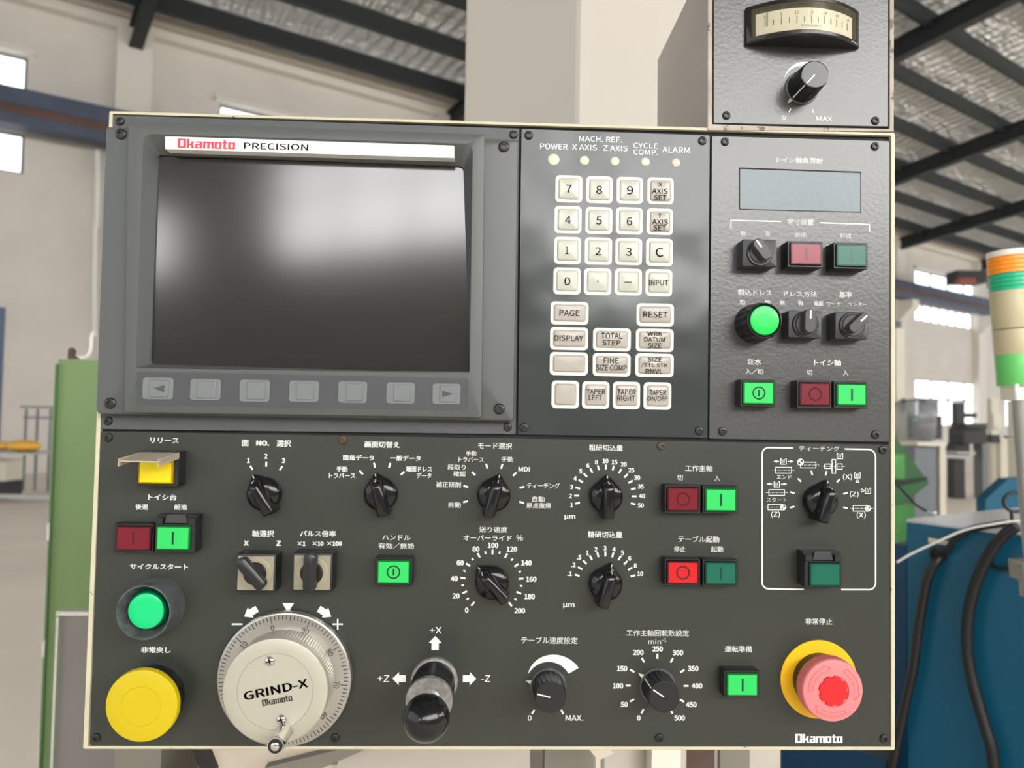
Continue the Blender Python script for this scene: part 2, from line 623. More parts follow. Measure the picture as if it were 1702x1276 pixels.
class Leg:
    """white printing on a plate, laid out in pixels"""

    def __init__(self, plate, d=None, lift=0.00012):
        self.p = plate
        self.d = plate.d0 if d is None else d
        self.m = M()
        self.lift = lift

    def q(self, px, py):
        a = self.p.L(px, py, self.d)
        return (a[0], a[1], a[2] + self.lift)

    def t(self, s, x0, y0, x1, y1, bold=0.018):
        a, b = self.q(x0, (y0 + y1) / 2), self.q(x1, (y0 + y1) / 2)
        c, e = self.q((x0 + x1) / 2, y0), self.q((x0 + x1) / 2, y1)
        put_text(self.m, s, (a[0] + b[0]) / 2, (c[1] + e[1]) / 2, b[0] - a[0], c[1] - e[1], a[2], bold, math.degrees(math.atan2(b[1] - a[1], b[0] - a[0])) * 0)
        return self

    def n(self, s, cx, cy, h, bold=0.02):
        c = self.q(cx, cy)
        put_text(self.m, s, c[0], c[1], None, h * S, c[2], bold)
        return self

    def line(self, x0, y0, x1, y1, w_=2.6):
        a, b = self.q(x0, y0), self.q(x1, y1)
        self.m.bar(a[0], a[1], b[0], b[1], w_ * S, a[2])
        return self

    def poly(self, pts):
        self.m.face([self.q(x, y) for x, y in pts])
        return self

    def circle(self, cx, cy, r, w_=1.0):
        c = self.q(cx, cy)
        self.m.ring_flat((r - w_ / 2) * S, (r + w_ / 2) * S, c[2], n=28, cx=c[0], cy=c[1])
        return self

    def ticks(self, cx, cy, angs, r0=44, r1=52, w_=2.9):
        """ticks around cx, cy; angles clockwise from the top"""
        c = self.q(cx, cy)
        for a in angs:
            sx, sy = math.sin(R(a)), math.cos(R(a))
            self.m.bar(c[0] + sx * r0 * S, c[1] + sy * r0 * S, c[0] + sx * r1 * S, c[1] + sy * r1 * S, w_ * S, c[2])
        return self

    def build(self, name, label=None, material='ink_white', parent=None):
        o = self.m.build(name, material, parent or self.p.root, smooth=0, solid=False)
        if label:
            o['label'] = label
        return o


# ------------------------------------------------------------------ the hall (local x along the far wall, local y outwards through it)
W0 = Vector((-9.4, 15.5, 0))
HALL_ROT = R(32.8)
HALL = Matrix.Translation(W0) @ Matrix.Rotation(HALL_ROT, 4, 'Z')
DEPTH = 26.0
T0, T1 = -20.0, 58.0
SLOPE = 0.13


def hall(m, name, material, smooth=0, label=None, parent=None):
    o = m.build(name, material, parent, smooth=smooth)
    if parent is None:
        o.matrix_world = HALL
        structure(o, label)
    return o


m = M()
m.box(T0 - 30, T1 + 30, -DEPTH - 1, 0.4, -0.3, 0.0)
hall(m, 'floor', 'floor_concrete', label='grey polished concrete factory floor')

ROWS = [(1.15, 3.4), (6.2, 7.05), (7.85, 8.68)]
BAYS = [(3.44 + 8 * i, 7.6 + 8 * i if i < 4 else 42.2) for i in range(-2, 5)] + [(45.0, 52.0)]
FAR_ROWS = {q: (ROWS[1:] if q[0] < 0 else ROWS) for q in BAYS}


def pierced_wall(bays, rows, y0, y1, top):
    m = M()
    x = T0
    for a, b in bays:
        m.box(x, a, y0, y1, 0, top)
        z = 0.0
        for r0, r1 in (rows[(a, b)] if isinstance(rows, dict) else rows):
            m.box(a, b, y0, y1, z, r0)
            z = r1
        m.box(a, b, y0, y1, z, top)
        x = b
    m.box(x, T1, y0, y1, 0, top)
    return m


hall(pierced_wall(BAYS, FAR_ROWS, 0, 0.3, 10.0), 'wall_far', 'wall_paint', label='white plastered far wall with rows of windows')
REAR_BAYS = [(-19.5, -12.9), (-9.9, -5.3), (-4.9, 4.6), (6.2, 12.8), (14.4, 21.0), (22.6, 29.2), (30.8, 37.4), (39.0, 45.6), (47.2, 53.8)]
REAR_ROWS = {q: [(3.0, 5.6)] for q in REAR_BAYS}
REAR_ROWS[REAR_BAYS[0]] = [(3.9, 5.4)]
REAR_ROWS[REAR_BAYS[1]] = [(3.8, 5.9)]
REAR_ROWS[REAR_BAYS[2]] = [(3.0, 5.9)]
REAR_ROWS[REAR_BAYS[3]] = [(3.4, 5.0)]
for q in REAR_BAYS[4:]:
    REAR_ROWS[q] = [(3.0, 6.4)]  # unseen right-hand windows, added and heightened to brighten the hall roof there
hall(pierced_wall(REAR_BAYS, REAR_ROWS, -DEPTH - 0.3, -DEPTH, 10.0), 'wall_rear', 'wall_paint', label='white wall with a high window band behind the viewer')

wn = 0


def window(a, b, z0, z1, y, side, light, cols):
    """frame with mullions plus the bright panes; y is the inner wall face, side +1 when the wall lies beyond it"""
    global wn
    wn += 1
    f = M()
    t = 0.05
    ya, yb = sorted((y + side * 0.08, y + side * 0.14))
    f.box(a, b, ya, yb, z0, z0 + t)
    f.box(a, b, ya, yb, z1 - t, z1)
    f.box(a, a + t, ya, yb, z0 + t, z1 - t)
    f.box(b - t, b, ya, yb, z0 + t, z1 - t)
    zm = z0 + (z1 - z0) * 0.58 if z1 - z0 > 1.8 else None
    for k in range(1, cols):
        x = a + (b - a) * k / cols
        f.box(x - 0.035, x + 0.035, ya, yb, z0 + t, z1 - t)
    if zm:
        f.box(a + t, b - t, ya - 0.01, yb + 0.01, zm - 0.05, zm + 0.05)
    o = hall(f, 'window_%d' % wn, 'window_frame_paint')
    g = M()
    yg = y + side * 0.17
    g.box(a, b, min(yg, yg + side * 0.02), max(yg, yg + side * 0.02), z0, z1)
    g.build('window_glass', light, o, smooth=0)


for a, b in BAYS:
    if a > 0:
        window(a, b, ROWS[0][0], ROWS[0][1], 0, 1, 'daylight_far', 4)
    window(a, b, ROWS[1][0], ROWS[1][1], 0, 1, 'daylight_far', 8)
    window(a, b, ROWS[2][0], ROWS[2][1], 0, 1, 'daylight_far', 4)
for a, b in REAR_BAYS:
    window(a, b, REAR_ROWS[(a, b)][0][0], REAR_ROWS[(a, b)][0][1], -DEPTH, -1, 'daylight_rear', 3)

# window ledges
for k, (a, b) in enumerate(BAYS):
    m = M()
    m.box(a - 0.12, b + 0.12, -0.14, 0.0, ROWS[2][1] + 0.02, ROWS[2][1] + 0.14)
    hall(m, 'trim_%d' % (k + 1), 'wall_trim_paint')

# roof sheet of crinkled foil, purlins, rafters
m = M()
ZR = 10.08


def roof_z(s):
    return ZR + SLOPE * min(s, DEPTH - s)


for s0, s1 in ((-0.4, DEPTH / 2), (DEPTH / 2, DEPTH + 0.4)):
    m.loft([[(T0, -s0, roof_z(s0)), (T1, -s0, roof_z(s0)), (T1, -s1, roof_z(s1)), (T0, -s1, roof_z(s1))],
            [(T0, -s0, roof_z(s0) + 0.05), (T1, -s0, roof_z(s0) + 0.05), (T1, -s1, roof_z(s1) + 0.05), (T0, -s1, roof_z(s1) + 0.05)]])
hall(m, 'ceiling', 'roof_foil', label='silver foil roof lining between dark purlins')
for k in range(15):
    s = 1.3 + 1.65 * k
    if s > DEPTH - 0.3:
        break
    z = roof_z(s) - 0.02
    m = M()
    m.box(T0, T1, -s - 0.05, -s + 0.05, z - 0.44, z)
    m.box(T0, T1, -s - 0.14, -s - 0.05, z - 0.46, z - 0.41)
    hall(m, 'roof_purlin', 'steel_dark', label='dark steel purlin under the foil roof')
for i in range(-2, 7):
    t = 1.56 + 8 * i
    m = M()
    for s0, s1 in ((0.0, DEPTH / 2), (DEPTH / 2, DEPTH)):
        for (x0, x1, dz0, dz1) in ((t - 0.14, t + 0.14, -0.34, -0.3), (t - 0.02, t + 0.02, -0.78, -0.34), (t - 0.14, t + 0.14, -0.82, -0.78)):
            za, zb = roof_z(s0), roof_z(s1)
            m.loft([[(x0, -s0, za + dz0), (x1, -s0, za + dz0), (x1, -s0, za + dz1), (x0, -s0, za + dz1)],
                    [(x0, -s1, zb + dz0), (x1, -s1, zb + dz0), (x1, -s1, zb + dz1), (x0, -s1, zb + dz1)]])
    hall(m, 'roof_rafter', 'steel_dark', label='dark steel rafter carrying the purlins')
for i in range(-2, 7):
    t = 1.56 + 8 * i
    m = M()
    m.box(t - 0.36, t + 0.36, -0.34, 0, 0, 9.7)
    m.prism([(-0.0, 0), (1, 0), (1, 1)], 0, 0) if False else None
    m.loft([[(t - 0.3, -0.34, 5.9), (t + 0.3, -0.34, 5.9), (t + 0.3, -0.34, 6.9), (t - 0.3, -0.34, 6.9)],
            [(t - 0.3, -1.0, 6.55), (t + 0.3, -1.0, 6.55), (t + 0.3, -1.0, 6.9), (t - 0.3, -1.0, 6.9)]])
    hall(m, 'wall_pilaster', 'wall_trim_paint', label='white wall pilaster with a corbel under the crane rail')
m = M()
m.box(T0, T1, -0.3, 0.0, 9.72, 9.98)
hall(m, 'trim_9', 'wall_trim_paint', label='pale eaves board along the top of the far wall')
m = M()
m.box(T0, T1, -0.62, -0.42, 9.9, 10.08)
hall(m, 'trim_10', 'bed_paint', label='pale rail under the roof edge')
m = M()
m.box(T0, T1, -1.0, -0.5, 6.92, 7.12)
m.box(T0, T1, -0.9, -0.6, 7.34, 7.68)
o = hall(m, 'crane_runway_beam', 'crane_blue', label='blue crane runway beam along the far wall')
m = M()
m.box(T0, T1, -0.86, -0.64, 7.12, 7.34)
m.build('rust_band', 'crane_brown', o, smooth=0)

# ------------------------------------------------------------------ things in the hall


class Spot:
    """a thing built of pieces given as pixel rectangles at a distance y"""

    def __init__(self, name, label, cat, px, py, y, group=None, z=None):
        p = far(px, py, y)
        if z is not None:
            p.z = z
        self.loc = p
        self.root = place(name, label, cat, p, group=group)

    def p(self, px, py, y):
        return far(px, py, y) - self.loc

    def box(self, name, x0, y0, x1, y1, y, thick, material, bevel=0.0, to_floor=False):
        side = x0 - 809 if x0 > 809 else (809 - x1 if x1 < 809 else 0)
        if side:                               # keep the receding side face inside the given outline
            lim = 0.4 * (x1 - x0) / side
            if lim < 1:
                thick = min(thick, (y + DC) * lim / (1 - lim))
        a, b = self.p(x0, y0, y), self.p(x1, y1, y)
        if x0 > 809:
            a.x = self.p(x0, y0, y + thick).x
        if x1 < 809:
            b.x = self.p(x1, y1, y + thick).x
        if y1 - y0 > 60:                       # uprights: the given sides hold at mid height
            a.x = self.p(x0, (y0 + y1) / 2, y + (thick if x0 > 809 else 0)).x
            b.x = self.p(x1, (y0 + y1) / 2, y + (thick if x1 < 809 else 0)).x
        m = M()
        zb = -self.loc.z if to_floor else min(a.z, b.z)
        m.box(min(a.x, b.x), max(a.x, b.x), a.y, a.y + thick, zb, max(a.z, b.z))
        return m.build(name, material, self.root, smooth=0, bevel=bevel)

    def poly(self, name, pts, y, thick, material):
        q = [self.p(px, py, y) for px, py in pts]
        m = M()
        m.loft([[tuple(v) for v in q], [(v.x, v.y + thick, v.z) for v in q]])
        return m.build(name, material, self.root, smooth=0)

    def tube(self, name, pts, r, material, n=10):
        m = M()
        m.tube(smooth_path([tuple(self.p(*p)) for p in pts]), r, n)
        return m.build(name, material, self.root, smooth=60)


def smooth_path(p, k=6):
    p = [Vector(q) for q in p]
    if len(p) < 3:
        return [tuple(q) for q in p]
    out = []
    for i in range(len(p) - 1):
        a, b, c, d = p[max(i - 1, 0)], p[i], p[i + 1], p[min(i + 2, len(p) - 1)]
        for j in range(k):
            t = j / k
            out.append(0.5 * ((2 * b) + (c - a) * t + (2 * a - 5 * b + 4 * c - d) * t * t + (3 * b - a - 3 * c + d) * t ** 3))
    out.append(p[-1])
    return [tuple(q) for q in out]


# --- machine column behind the panel
c0 = far(963, 200, 0.34)
colm = place('machine_column', 'tall cream painted square column standing right behind the control panel', 'column', (c0.x, c0.y, 0), 0)
m = M()
a = far(768, 200, 0.45) - c0
b = Vector((0.30, 0.16))
m.loft([[(0, 0, z), (b.x, b.y, z), (a.x + b.x, a.y + b.y, z), (a.x, a.y, z)] for z in (0, 3.2)])
m.build('column_shaft', 'column_paint', colm, smooth=0, bevel=0.006)

# --- pieces of the machine under the panel
bed = Spot('machine_bed', 'cream and grey machine housing showing under the bottom edge of the panel', 'machine', 660, 1262, 0.16, z=0.0)
bed.box('side_cover', 190, 1225, 330, 1320, 0.34, 0.3, 'bed_grey', to_floor=True)
bed.poly('front_cover', [(330, 1226), (545, 1226), (660, 1226), (520, 1262), (440, 1290), (330, 1290)], 0.30, 0.02, 'bed_paint')
bed.box('lower_cover', 330, 1270, 880, 1400, 0.33, 0.25, 'bed_paint', to_floor=True)
bed.box('apron', 560, 1225, 880, 1400, 0.31, 0.015, 'column_paint')
bed.poly('strut', [(318, 1240), (332, 1240), (352, 1290), (336, 1290)], 0.26, 0.02, 'ink_black')
bed.poly('rail', [(440, 1276), (560, 1246), (610, 1244), (500, 1292), (440, 1292)], 0.25, 0.012, 'bed_grey')
bed.box('dark_cover', 884, 1225, 1004, 1400, 0.34, 0.2, 'bed_grey', to_floor=True)
bed.poly('bracket', [(978, 1244), (1012, 1244), (1020, 1252), (998, 1262), (998, 1290), (990, 1290), (990, 1258)], 0.30, 0.02, 'bed_paint')
bed.box('white_block', 1034, 1225, 1131, 1400, 0.36, 0.2, 'bed_white')
bed.box('brown_plate', 1131, 1225, 1188, 1400, 0.42, 0.02, 'bed_brown')
bed.box('grey_plate', 1188, 1225, 1246, 1400, 0.44, 0.02, 'bed_grey')

# --- left of the panel
gc = Spot('green_cabinet', 'tall sage green machine cabinet standing at the left edge of the panel', 'cabinet', 126, 900, 0.95, z=0.0)
gc.box('body', 83, 597, 330, 1276, 0.95, 0.5, 'green_cabinet', to_floor=True)
gc.box('edge_strip', 78, 604, 84, 1276, 0.94, 0.03, 'green_cabinet_edge', to_floor=True)
for px, py in ((81, 884), (73, 1078)):
    gc.box('hinge', px - 3, py - 14, px + 2, py + 14, 0.935, 0.02, 'guard_silver')
gg = Spot('splash_guard', 'grey sheet metal guard with a silver rim standing before the green cabinet', 'guard', 120, 1150, 0.62, z=0.0)
gg.box('sheet', 97, 1024, 330, 1290, 0.62, 0.01, 'guard_grey', to_floor=True)
gg.box('top_rim', 93, 1016, 330, 1025, 0.612, 0.02, 'guard_silver')
gg.box('side_rim', 88, 1025, 95, 1290, 0.612, 0.02, 'guard_silver', to_floor=True)
hk = Spot('pipe_hook', 'small brown clamp lying on top of the green cabinet', 'clamp', 118, 597, 1.05)
hk.poly('jaw', [(112, 596.5), (113, 580), (118, 577), (123, 582), (121, 590), (130, 596.5)], 1.05, 0.01, 'bed_brown')
pw = Spot('white_conduit', 'white conduit pipe running down the wall behind the panel', 'pipe', 160, 400, 15.4)
pw.tube('run', [(163, 250, 15.6), (161, 372, 15.6), (158, 380, 15.6), (157, 560, 15.6)], 0.055, 'pipe_white')
pw2 = Spot('curved_hose', 'white bent hose above the green cabinet', 'hose', 140, 585, 1.1)
pw2.tube('hose', [(118, 590, 1.1), (130, 594, 1.1), (144, 592, 1.1), (151, 580, 1.1), (152, 560, 1.1), (156, 552, 1.1)], 0.0035, 'pipe_white')

bn = Spot('work_bench', 'long grey steel bench with a lower rail by the far wall', 'bench', -20, 850, 10.6, z=0.0)
bn.box('top_plate', -260, 748, 96, 757, 10.6, 0.7, 'bench_steel')
bn.box('lower_rail', -260, 818, 96, 830, 10.6, 0.12, 'bench_steel')
bn.box('lower_shelf', -260, 832, 96, 838, 10.75, 0.5, 'rack_grey')
for px in (-200, -60, 84):
    bn.box('leg', px, 757, px + 7, 850, 10.66, 0.08, 'rack_grey', to_floor=True)
rk = Spot('steel_rack', 'dark grey steel frame rack standing behind the bench', 'rack', 60, 830, 12.2, z=0.0)
rk.box('top_bar', 33, 674, 140, 679, 12.2, 0.08, 'rack_grey')
rk.box('middle_bar', 38, 692, 140, 697, 12.2, 0.08, 'rack_grey')
for px in (38, 57, 79, 110):
    rk.box('post', px, 679, px + 5, 840, 12.21, 0.06, 'rack_grey', to_floor=True)
bg = Spot('yellow_bag', 'translucent orange bag lying on the steel bench', 'bag', 25, 748, 10.8)
m = M()
for (px, py, rx) in ((2, 742, 0.2), (40, 738, 0.24)):
    q = bg.p(px, py, 10.9)
    m.sphere(1.0, (q.x, q.y, 0.062), 20, 10, rx, 0.2, 0.062 if px < 10 else 0.085)
m.build('sheet_folds', 'bag_yellow', bg.root, smooth=180)
cb = Spot('low_cupboard', 'beige crate under the bench top', 'crate', 10, 830, 11.0, z=0.0)
cb.box('crate_body', -30, 765, 37, 800, 11.0, 0.4, 'beige_machine')
cb.box('crate_foot', -30, 800, 37, 815, 11.02, 0.38, 'dark_machine', to_floor=True)
wd = far(-14, 640, 15.0)
o = M()
o.box(-2.2, -0.6, -0.02, 0.0, 0, 3.4)
structure(o.build('door_1', 'door_blue', None, smooth=0), 'blue grey door in the far wall').matrix_world = HALL

# --- right of the panel
ZT = 1.215
A0, B0, C0 = atz(1506, 864, ZT), atz(1712, 890, ZT), atz(1712, 841, ZT)
base_t = place('teal_cabinet', 'large teal blue machine cabinet with a silver top right of the panel', 'cabinet', (A0.x, A0.y, 0))
dirx = (B0 - A0)
Ext = A0 + dirx * 2.0
BackL = atz(1508, 861.5, ZT)
back = C0 + (C0 - BackL) * 0.8
LeftLow = A0 - dirx * 1.4


def loc(v, z):
    return (v.x - A0.x, v.y - A0.y, z)


m = M()
nrm = Vector((-dirx.y, dirx.x, 0)).normalized()
far_l = A0 + nrm * 0.5
foot = [A0, Ext, Ext + nrm * 0.5, far_l]
m.loft([[loc(v, 0) for v in foot], [loc(v, ZT - 0.004) for v in foot]])
m.build('body', 'teal_paint', base_t, smooth=0, bevel=0.003)
m = M()
foot2 = [A0 - dirx.normalized() * 0.0, Ext, back, BackL]
m.loft([[loc(v, ZT - 0.004) for v in foot2], [loc(v, ZT) for v in foot2]])
m.build('top_plate', 'tray_metal', base_t, smooth=0)
m = M()
lo = [A0 - dirx * 0.13, A0 - nrm * 0.0, A0 + nrm * 0.3, A0 + nrm * 0.3 - dirx * 0.13]
m.loft([[loc(v, 0) for v in lo], [loc(v, ZT - 0.05) for v in lo]])
m.build('side_strip', 'teal_dark', base_t, smooth=0)
m = M()
hp = [atz(1490, 1000, ZT - 0.34), ]
low = [A0 - dirx * 1.5 - nrm * 0.05, A0 - dirx * 0.14 - nrm * 0.02, A0 - dirx * 0.14 + nrm * 0.3, A0 - dirx * 1.5 + nrm * 0.3]
m.loft([[loc(v, 0) for v in low], [loc(v, 0.74) for v in low]])
m.build('lower_body', 'teal_dark', base_t, smooth=0)


def on_face(px, py, out=0.0):                # point on the teal front face
    r = ray(px, py)
    n_ = -nrm
    k = (A0 + n_ * out - CAMP).dot(n_) / r.dot(n_)
    return CAMP + r * k


# grommet hole, label sticker
h0 = on_face(1561, 921)
m = M()
q = [(math.cos(2 * math.pi * k / 28), math.sin(2 * math.pi * k / 28)) for k in range(28)]
dx = dirx.normalized()
rings = []
for rad, out in ((0.0165, 0.0), (0.0165, 0.004), (0.012, 0.005), (0.012, 0.0015)):
    rings.append([loc(h0 - nrm * out + dx * (a_ * rad) + Vector((0, 0, b_ * rad)), h0.z + b_ * rad) for a_, b_ in q])
m.loft(rings)
m.build('grommet', 'rubber', base_t, smooth=40)
m = M()
st = [on_face(px, py, 0.0008) for px, py in ((1543, 893), (1576, 899), (1576, 906), (1543, 901))]
m.loft([[loc(v, v.z) for v in st], [loc(v + nrm * 0.0006, v.z) for v in st]])
o = m.build('label_sticker', 'sticker_cream', base_t, smooth=0)
o['label'] = 'small cream sticker above the cable hole'


def cable(name, label, cat, pts, r, material, group=None):
    """pts: (px, py, distance in front of the teal face)"""
    w_ = [on_face(px, py, o_) for px, py, o_ in pts]
    m = M()
    m.tube([tuple(Vector(v) - w_[0]) for v in smooth_path([tuple(v) for v in w_])], r, 12)
    o_ = m.build(name, material, None, smooth=60)
    o_.location = w_[0]
    tag(o_, label, cat, group)
    return o_


cable('hose', 'thick black hose dropping from the round hole in the teal cabinet', 'hose',
      [(1563, 924, 0.005), (1556, 934, 0.018), (1542, 960, 0.022), (1534, 1000, 0.02), (1526, 1050, 0.02), (1518, 1110, 0.02), (1506, 1165, 0.02), (1494, 1220, 0.02), (1478, 1300, 0.02)], 0.0088, 'rubber', 'black hoses')
cable('cable', 'thin black cable bending up from the cable hole to the pole', 'cable',
      [(1568, 921, 0.004), (1576, 912, 0.014), (1590, 893, 0.018), (1612, 880, 0.016), (1640, 874, 0.012), (1676, 869, 0.01)], 0.0062, 'rubber', 'black hoses')
cable('hose', 'long thick black hose hanging down the teal face from the pole', 'hose',
      [(1690, 874, 0.03), (1672, 886, 0.03), (1650, 912, 0.028), (1630, 950, 0.025), (1616, 990, 0.022), (1608, 1040, 0.02), (1609, 1090, 0.02), (1620, 1145, 0.02), (1637, 1205, 0.02), (1650, 1250, 0.02), (1656, 1310, 0.02)], 0.0098, 'rubber', 'black hoses')
cable('cable', 'thin dark loop of cable under the pole clamp', 'cable',
      [(1640, 922, 0.006), (1645, 936, 0.008), (1662, 945, 0.01), (1684, 944, 0.012), (1705, 932, 0.012)], 0.0036, 'rubber', 'black hoses')
cable('cable_tie', 'long white cable tie stretching across the teal cabinet', 'cable tie',
      [(1491, 934, 0.05), (1515, 920, 0.05), (1560, 899, 0.05), (1605, 880, 0.048), (1650, 871, 0.045), (1692, 866, 0.04), (1705, 876, 0.04)], 0.0021, 'tie_white')
cable('steel_cable', 'black cable with a metal lug lying over the tray edge', 'cable',
      [(1492, 806, 0.02), (1510, 826, 0.02), (1524, 840, 0.02), (1540, 849, 0.02)], 0.0022, 'rubber')
lug = atz(1550, 851, ZT + 0.004)
m = M()
m.lathe([(0.0055, -0.002), (0.0085, -0.002), (0.0085, 0.002), (0.0055, 0.002)], 24, cap0=False, cap1=False)
m.f += [[k, (k + 1) % 24, 72 + (k + 1) % 24, 72 + k] for k in range(24)]
o = m.build('cable_lug', 'chrome', None, smooth=40)
o.location = lug
tag(o, 'small chrome ring lug on the silver tray', 'lug')

# chrome ring handle near the pole
rg = on_face(1688, 834, -0.02)
m = M()
m.tube([(0.022 * math.cos(2 * math.pi * k / 28), 0.0, 0.017 * math.sin(2 * math.pi * k / 28)) for k in range(29)], 0.0032, 10)
m.tube([(-0.008, 0, -0.016), (-0.007, 0, -0.034)], 0.003, 8)
o = m.build('cable_loop', 'rubber', None, smooth=60)
o.location = rg
tag(o, 'coiled black hose loop standing behind the light pole', 'hose')

# stack light on its pole
TL_D = 0.6
top, bot = far(1674, 430, TL_D), far(1691, 640, TL_D)
axis = (top - bot).normalized()
px_m = (bot - far(1690.0, 640, TL_D)).length          # metres per pixel at that distance
tw_rot = Vector((0, 0, 1)).rotation_difference(axis).to_matrix().to_4x4()
pole_base = far(1700, 935, TL_D)
tw = empty('stack_light', bot, tw_rot)
tag(tw, 'signal tower light with orange and green segments on a steel pole', 'stack light')
H = (top - bot).length
ppm = H / 210.0
rad = 29.5 * ppm


def seg(name, h0_, h1_, material, r0=1.0, r1=1.0, ribs=0, parent=None):
    m = M()
    z0_, z1_ = h0_ * ppm, h1_ * ppm
    prof = [(rad * r0 * 0.985, z0_), (rad * r0, z0_ + ppm), (rad * r1, z1_ - ppm), (rad * r1 * 0.985, z1_)]
    if ribs:
        prof = [(rad * r0, z0_), ]
        nn = ribs
        for k in range(nn):
            a_ = z0_ + (z1_ - z0_) * k / nn
            b_ = z0_ + (z1_ - z0_) * (k + 1) / nn
            prof += [(rad * 1.0, a_ + 0.1 * (b_ - a_)), (rad * 1.0, a_ + 0.7 * (b_ - a_)), (rad * 0.96, a_ + 0.85 * (b_ - a_))]
        prof += [(rad, z1_)]
    m.lathe(prof, 48)
    return m.build(name, material, parent or tw, smooth=30)


seg('tape_band', 0, 51, 'tape_green', 1.0, 1.0)
seg('lower_body', 51, 92, 'tower_cream')
seg('upper_body', 93.5, 156, 'tower_cream')
seg('green_segment', 156, 184, 'tower_green', ribs=4)
seg('orange_segment', 184.5, 212, 'tower_orange', ribs=4)
seg('cap', 212.5, 222, 'tower_cap')
m = M()
m.rbox(40 * ppm, 34 * ppm, 5 * ppm, -24 * ppm, -0.5 * ppm)
m.build('clamp', 'tower_cap', tw, smooth=30)
m = M()
m.lathe([(11 * ppm, -300 * ppm), (11 * ppm, -24.5 * ppm)], 24)
m.build('pole', 'pole_steel', tw, smooth=40)
m = M()
m.rbox(56 * ppm, 40 * ppm, 6 * ppm, -315 * ppm, -286 * ppm)
m.rbox(34 * ppm, 30 * ppm, 6 * ppm, -345 * ppm, -315 * ppm)
m.build('pole_clamp', 'worn_metal', tw, smooth=30)
m = M()
m.lathe([(4 * ppm, -22 * ppm), (4 * ppm, 2 * ppm)], 12, -18 * ppm, -22 * ppm)
m.build('wire', 'tie_white', tw, smooth=40)


def curved_sticker(name, a0, a1, h0_, h1_, material, text):
    m = M()
    n_ = 8
    rs = rad * 1.012
    for k in range(n_):
        t0, t1 = a0 + (a1 - a0) * k / n_, a0 + (a1 - a0) * (k + 1) / n_
        m.face([(rs * math.sin(t0), -rs * math.cos(t0), h0_ * ppm), (rs * math.sin(t1), -rs * math.cos(t1), h0_ * ppm), (rs * math.sin(t1), -rs * math.cos(t1), h1_ * ppm), (rs * math.sin(t0), -rs * math.cos(t0), h1_ * ppm)])
    o_ = m.build(name, material, tw, smooth=60, solid=False)
    v, f, x0, x1, y0, y1 = glyphs(text, 0.0)
    m = M()
    s_ = 13 * ppm / (y1 - y0)
    rs *= 1.006
    i = m.add([(rs * math.sin((a0 + a1) / 2 + (x - (x0 + x1) / 2) * s_ / rs), -rs * math.cos((a0 + a1) / 2 + (x - (x0 + x1) / 2) * s_ / rs), (h0_ + h1_) / 2 * ppm + (y - (y0 + y1) / 2) * s_) for x, y in v])
    m.f += [[i + k for k in q_] for q_ in f]
    m.build('sticker_character', 'ink_black', o_, smooth=0, solid=False)


curved_sticker('yellow_sticker', 0.0, 0.95, 132, 153, 'sticker_yellow', '停')
curved_sticker('blue_sticker', 0.05, 0.95, 108, 129, 'sticker_cyan', '通')

# second teal machine and the beige box behind the pole
t2 = Spot('teal_machine', 'teal blue angular machine guard beyond the silver tray', 'machine', 1660, 850, 2.6, z=0.0)
t2.poly('guard', [(1638, 900), (1638, 830), (1675, 796), (1780, 790), (1780, 900)], 2.6, 0.06, 'teal_paint')
b2 = Spot('beige_cabinet', 'beige machine cabinet behind the light pole', 'cabinet', 1690, 900, 4.2, z=0.0)
b2.box('body', 1675, 664, 1790, 860, 4.2, 0.8, 'beige_machine', to_floor=True)
b2.box('top_shelf', 1668, 724, 1790, 730, 4.15, 0.05, 'rack_grey')

gm = Spot('green_machine', 'green machine with a sloping dark guard beside the right panel edge', 'machine', 1510, 860, 3.0, z=0.0)
gm.poly('sloping_guard', [(1440, 728), (1490, 728), (1545, 803), (1500, 838), (1440, 845)], 3.0, 0.04, 'green_dark')
gm.box('light_panel', 1440, 754, 1504, 796, 2.96, 0.03, 'green_machine')
gm.box('base', 1440, 838, 1520, 900, 3.05, 0.4, 'green_machine', to_floor=True)
gm.tube('rim_bar', [(1440, 809, 2.95), (1490, 802, 2.95), (1540, 795, 2.95)], 0.008, 'rubber')
gv = Spot('grey_cabinet', 'blue grey machine base with a pale top behind the green machine', 'cabinet', 1540, 810, 7.5, z=0.0)
gv.box('body', 1496, 741, 1556, 812, 7.5, 1.0, 'grey_machine', to_floor=True)
gv.box('side_panel', 1556, 741, 1572, 812, 7.52, 0.9, 'beige_machine', to_floor=True)
gv.box('top_plate', 1490, 734, 1574, 741, 7.4, 1.2, 'bed_white')
wm = Spot('wrapped_machine', 'dark machine head draped in clear plastic film', 'machine', 1540, 735, 7.8)
wm.box('head', 1526, 663, 1560, 690, 7.9, 0.4, 'grey_machine')
wm.box('body', 1508, 690, 1566, 730, 7.9, 0.4, 'dark_machine')
m = M()
q = wm.p(1547, 700, 7.75)
m.sphere(1.0, (q.x, q.y + 0.35, q.z), 28, 18, 0.17, 0.3, 0.25)
rnd = random.Random(5)
for k, v_ in enumerate(m.v):                # crumpled, squarish drape
    e_ = Vector(v_) - Vector((q.x, q.y + 0.35, q.z))
    n_ = Vector((e_.x / 0.17, e_.y / 0.3, e_.z / 0.25))
    f_ = (1 / max(abs(n_.x), abs(n_.y), abs(n_.z))) ** 0.55 * (0.94 + 0.12 * rnd.random())
    m.v[k] = tuple(Vector((q.x, q.y + 0.35, q.z)) + e_ * f_)
m.build('plastic_film', 'plastic_wrap', wm.root, smooth=180)
m = M()
q = wm.p(1522, 698, 7.85)
m.sphere(0.02, tuple(q), 12, 8)
m.build('green_button', 'lens_green_lit', wm.root, smooth=180)
